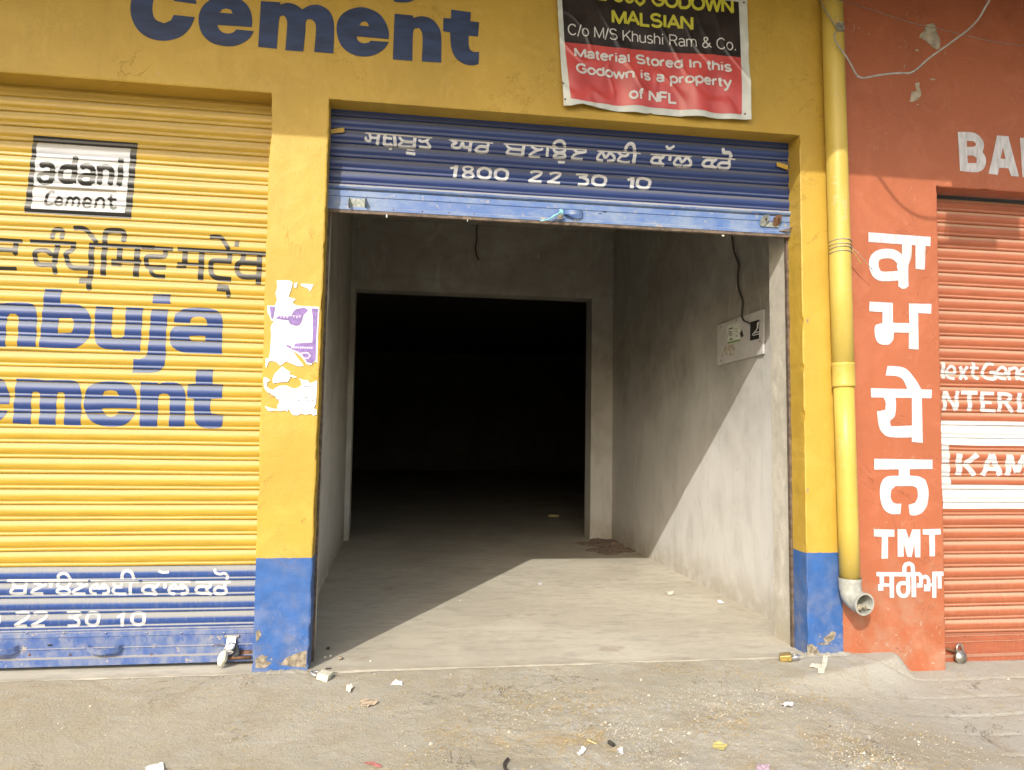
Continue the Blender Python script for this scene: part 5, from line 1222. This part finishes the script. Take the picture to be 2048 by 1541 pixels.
# bits hanging under the shutter
def drip(px_, py0, py1, r, label, mat=None):
    a = Vector(on(px_, py0, 1, .14)); b_ = Vector(on(px_, py1, 1, .14))
    mb = MB(); mb.tube([a, lerp(a, b_, .35), lerp(a, b_, .7), b_, b_-Vector((0, 0, .004))], [r*.15, r*.3, r*.9, r, r*.4], 8)
    tag(mb.build('hanging_bit', mat or M_PAPER, smooth=True), label, 'debris', 'bits hanging under the raised shutter')
drip(773.5, 424, 435, .0055, 'leftmost white droplet hanging under the raised blue shutter')
drip(935, 433, 443, .0028, 'thin white droplet hanging left of the shutter handle')
drip(1184, 446, 452, .002, 'tiny pale splinter under the shutter right of the handle')
mb = MB(); a = Vector(on(1447, 458, 1, .14)); b_ = Vector(on(1446, 473, 1, .14)); mb.tube([a, b_], .0008, 4)
for c_, r in ((a+Vector((0, 0, -.012)), .006), (b_, .008)):
    for k in range(4): mb.tube([c_+Vector((rnd.uniform(-1, 1)*r, rnd.uniform(-1, 1)*r, rnd.uniform(-1, 1)*r)) for _ in range(2)], r*.45, 5)
tag(mb.build('hanging_thread', M_CLOTH), 'thread with pale fluff dangling near the right end of the raised shutter', 'thread', 'bits hanging under the raised shutter')

# ---- litter
def scrap(name, label, cat, pxs, mat, lift=.004, curl=.012, th=.0006, seed=0, group=None, z=None):
    pts = [Vector(gpt(a, b, z)) for a, b in pxs]; c = sum(pts, Vector())/len(pts)
    bm = bmesh.new(); vs = [bm.verts.new(p-c) for p in pts]; bm.faces.new(vs)
    bmesh.ops.subdivide_edges(bm, edges=list(bm.edges), cuts=2, use_grid_fill=True)
    bmesh.ops.triangulate(bm, faces=list(bm.faces)); bmesh.ops.subdivide_edges(bm, edges=list(bm.edges), cuts=1)
    for v in bm.verts:
        h = noise.noise(Vector((v.co.x*35, v.co.y*35, seed)))
        base = (ground_z(c.x+v.co.x, c.y+v.co.y)-c.z) if z is None else 0
        v.co.z = base+lift+curl*abs(h)
    bmesh.ops.recalc_face_normals(bm, faces=bm.faces)
    bmesh.ops.solidify(bm, geom=list(bm.faces), thickness=th)
    me = bpy.data.meshes.new(name); bm.to_mesh(me); bm.free(); me.materials.append(mat)
    o = bpy.data.objects.new(name, me); COL.objects.link(o); o.location = c
    return tag(o, label, cat, group)
GL = 'litter on the forecourt'
scrap('paper_scrap', 'narrow white paper strip at the edge of the threshold', 'paper scrap', [(776,1332),(811,1333),(812,1338),(780,1338)], M_PAPER, seed=1, group=GL)
scrap('paper_scrap', 'pale blue white scrap of paper lying below the threshold strip', 'paper scrap', [(787,1365),(792,1362),(804,1366),(805,1373),(780,1372)], M_PAPER, seed=2, group=GL)
scrap('paper_scrap', 'small cream folded scrap near the white padlock', 'paper scrap', [(693,1377),(701,1371),(708,1376),(700,1388),(692,1385)], M_CLOTH, .006, .02, seed=3, group=GL)
scrap('dry_leaf', 'crumpled light brown dry leaf on the forecourt left of centre', 'leaf', [(720,1405),(732,1401),(750,1402),(756,1409),(745,1414),(735,1417),(722,1413)], plain('dry_leaf_brown', (.40, .31, .22), .8, 0, .25, 40), .004, .02, seed=4, group=GL)
scrap('paper_scrap', 'torn cream paper strip leaning at the foot of the right blue plinth', 'paper scrap', [(1647,1309),(1657,1308),(1654,1330),(1648,1348),(1636,1349),(1636,1338),(1618,1336),(1622,1331),(1634,1330),(1644,1332)], M_CLOTH, .004, .012, seed=5, group=GL)
scrap('paper_scrap', 'white crumpled scrap on the concrete below the orange wall', 'paper scrap', [(1562,1412),(1574,1407),(1587,1412),(1584,1418),(1570,1417)], M_PAPER, .006, .025, seed=6, group=GL)
scrap('paper_scrap', 'folded white scrap among the gravel beside a thin stick', 'paper scrap', [(1154,1512),(1164,1500),(1173,1502),(1170,1509),(1158,1514)], M_PAPER, .005, .02, seed=7, group=GL)
scrap('paper_scrap', 'white scrap next to a black bit in the gravel', 'paper scrap', [(1234,1500),(1244,1499),(1247,1511),(1238,1512)], M_PAPER, .005, .02, seed=8, group=GL)
YW = scrap('sweet_wrapper', 'yellow wrapper with a red patch lying on the gravel', 'wrapper', [(1427,1489),(1435,1487),(1455,1494),(1448,1505),(1424,1499)], plain('yellow_wrapper', (.48, .42, .16), .35), .006, .012, seed=9, group=GL)
scrap('sweet_wrapper', 'pink wrapper at the bottom edge of the gravel', 'wrapper', [(1514,1531),(1540,1532),(1538,1545),(1512,1545)], plain('pink_wrapper', (.46, .34, .41), .4), .005, .012, seed=10, group=GL)
scrap('sweet_wrapper', 'flat red wrapper at the bottom of the forecourt', 'wrapper', [(726,1527),(745,1526),(765,1533),(760,1538),(735,1532)], plain('red_wrapper', (.44, .17, .15), .4), .004, .008, seed=11, group=GL)
scrap('paper_scrap', 'white scrap at the bottom left of the forecourt', 'paper scrap', [(290,1538),(310,1533),(326,1530),(328,1545),(292,1545)], M_PAPER, .006, .02, seed=12, group=GL)
scrap('paper_scrap', 'tiny white scrap at the pipe side corner of the threshold', 'paper scrap', [(1583,1299),(1590,1297),(1597,1299),(1592,1303),(1584,1302)], M_PAPER, .004, .01, seed=13, group=GL)
scrap('paper_scrap', 'tiny white scrap on the sunlit store floor near the shadow edge', 'paper scrap', [(1076,1168),(1082,1167),(1085,1170),(1079,1172)], M_PAPER, .003, .01, seed=14, z=FZ, group=GL)
scrap('foil_scrap', 'small pale foil scrap on the sunlit store floor', 'foil', [(1333,1186),(1346,1184),(1349,1190),(1338,1193)], M_CLOTH, .004, .02, seed=15, z=FZ, group=GL)
scrap('foil_scrap', 'pale foil scrap by the right wall of the store', 'foil', [(1433,1204),(1440,1202),(1450,1207),(1440,1209)], M_PAPER, .004, .015, seed=16, z=FZ, group=GL)
mb = MB(); a = Vector(gpt(1175, 1482, None, .004)); b_ = Vector(gpt(1193, 1491, None, .006)); mb.tube([a, b_], .0035, 6); tag(mb.build('stick', plain('pale_wood', (.55, .44, .22), .8)), 'short pale stick lying on the gravel', 'stick', GL)
mb = MB(); a = Vector(gpt(1218, 1488, None, .008)); b_ = Vector(gpt(1228, 1495, None, .008)); mb.tube([a, b_], .010, 6); tag(mb.build('rubber_bit', M_DCABLE), 'small black rubber bit on the gravel', 'rubber bit', GL)
mb = MB(); a = Vector(gpt(1010, 1541, None, .006)); b_ = Vector(gpt(1016, 1524, None, .012)); mb.tube(smooth_path([a+Vector((.01, -.03, 0)), a, lerp(a, b_, .5)+Vector((-.008, 0, .004)), b_], 3), .007, 6); tag(mb.build('rubber_strip', M_DCABLE), 'black rubber strip at the bottom centre of the gravel', 'rubber strip', GL)
for (px_, py_, r, lab, m, z_) in ((656,1299,.012,'dark pebble on the shaded store floor by the left guide', M_DCABLE, FZ), (650,1317,.009,'left one of two pale pebbles at the foot of the left guide', M_CLOTH, FZ), (661,1314,.010,'right one of two pale pebbles at the foot of the left guide', M_CLOTH, FZ), (681,1320,.014,'larger pale stone on the threshold beside the two pebbles', M_CHIP, FZ), (741,1324,.006,'tiny white stone on the threshold edge', M_PAPER, FZ), (920,1202,.005,'tiny white crumb on the sunlit floor near the diagonal shadow', M_PAPER, FZ)):
    bm = bmesh.new(); bmesh.ops.create_icosphere(bm, subdivisions=2, radius=r)
    for v in bm.verts: v.co *= 1+.35*noise.noise(v.co*(60)+Vector((px_, 0, 0))); v.co.z *= .75
    me = bpy.data.meshes.new('pebble'); bm.to_mesh(me); bm.free(); me.materials.append(m)
    o = bpy.data.objects.new('pebble', me); COL.objects.link(o); o.location = gpt(px_, py_, z_, r*.6); tag(o, lab, 'pebble', 'pebbles on the threshold')
p = on(1107, 1034, 2, FZ); mb = MB(); mb.box(-.085, .085, -.03, .03, 0, .035); o = mb.build('small_carton', plain('straw_coloured_card', (.45, .38, .18), .8, 0, .3, 60), bevel=.004); o.location = (p.x, p.y, FZ); o.rotation_euler = (0, 0, -.15); tag(o, 'small straw coloured carton on the floor of the dark store', 'carton')
# heap of dark rubble at the pier
def heap():
    c0 = [on(a, b, 2, FZ) for a, b in ((1148,1086),(1172,1104),(1215,1112),(1262,1108),(1283,1104),(1262,1088),(1232,1080),(1185,1082))]
    cx = sum(p.x for p in c0)/8; cy = sum(p.y for p in c0)/8; mb = MB(); vs = []; nr, na = 9, 40
    def edge(a):
        best = 0
        for p in c0:
            d_ = Vector((p.x-cx, p.y-cy)); aa = atan2(d_.y, d_.x); w_ = max(0, cos(aa-a))**6; best = max(best, w_*d_.length)
        return max(best, .15)
    for j in range(nr+1):
        for i in range(na):
            a = 2*pi*i/na; r = edge(a)*j/nr; x, y = min(WX-.004, cx+r*cos(a)), min(BY-.004, cy+r*sin(a)); k = 1-j/nr
            vs.append((x, y, FZ-.004+.07*k**.7*(.5+noise.noise(Vector((x*6, y*6, 1))))+.035*k*noise.noise(Vector((x*22, y*22, 3)))+.06*sstep(.22, .0, abs(x-2.98)+abs(y-(BY-.1)))))
    mb.add(vs, [(j*na+i, j*na+(i+1) % na, (j+1)*na+(i+1) % na, (j+1)*na+i) for j in range(nr) for i in range(na)])
    tag(mb.build('rubble_heap', plain('dark_rubble', (.24, .18, .14), .95, 0, .5, 45, .8), smooth=True), 'low heap of dark rubble swept against the inner doorway pier', 'rubble heap')
heap()
# loose gravel, chaff
def stuff_stones():
    rnd = random.Random(11); V = []; F = []; octa = [(1,0,0),(-1,0,0),(0,1,0),(0,-1,0),(0,0,1),(0,0,-1)]
    of = [(0,2,4),(2,1,4),(1,3,4),(3,0,4),(2,0,5),(1,2,5),(3,1,5),(0,3,5)]
    n = 0
    while n < 5200:
        x = rnd.uniform(-1.6, 4.9); y = rnd.uniform(-1.75, -.05)
        d_ = .06+.94*sstep(.2, 1.3, x)*sstep(3.5, 2.5, x)*sstep(-.25, -.9, y)
        cl = sstep(-.1, .35, noise.noise(Vector((x*2.2, y*2.2, 5))))
        if rnd.random() > d_*(.15+.85*cl): continue
        r = min(.014, rnd.lognormvariate(-5.95, .5)); z = ground_z(x, y)+r*.25; b = len(V)
        for p in octa: q = Vector(p)*r*rnd.uniform(.6, 1.2); V.append((x+q.x, y+q.y, z+q.z*.7))
        F += [tuple(b+i for i in f) for f in of]; n += 1
    me = bpy.data.meshes.new('gravel'); me.from_pydata(V, [], F)
    m = N('gravel_grains'); nz = m.noise(60, 2); c = m.mix(m.step(nz, .35, .65), (.38, .33, .25), (.52, .49, .42)); mat = m.done(c, .9)
    tag(link('gravel', me, mat), 'loose pale gravel scattered over the broken forecourt', 'gravel', kind='stuff')
    V = []; F = []; n = 0
    while n < 5000:
        x = rnd.uniform(-1.6, 4.9); y = rnd.uniform(-1.75, -.03)
        d_ = .12+.88*sstep(-.2, .9, x)*sstep(3.6, 2.4, x)*sstep(-.03, -.35, y)
        cl = sstep(0, .4, noise.noise(Vector((x*2.6, y*2.6, 15))))
        if rnd.random() > d_*(.08+.92*cl): continue
        L = rnd.uniform(.004, .016); wd = rnd.uniform(.0008, .0018); a = rnd.uniform(0, pi); z = ground_z(x, y)+.0025
        ux, uy = cos(a)*L, sin(a)*L; vx, vy = -sin(a)*wd, cos(a)*wd; t = rnd.uniform(-.003, .005); b = len(V)
        V += [(x-ux-vx, y-uy-vy, z), (x+ux-vx, y+uy-vy, z+t), (x+ux+vx, y+uy+vy, z+t+.0006), (x-ux+vx, y-uy+vy, z+.0006)]; F.append((b, b+1, b+2, b+3)); n += 1
    me = bpy.data.meshes.new('straw_chaff'); me.from_pydata(V, [], F)
    m = N('straw'); nz = m.noise(70, 2); c = m.mix(m.step(nz, .35, .65), (.40, .27, .10), (.62, .50, .28)); mat = m.done(c, .8)
    tag(link('straw_chaff', me, mat), 'straw chaff scattered over the forecourt', 'straw', kind='stuff')
stuff_stones()
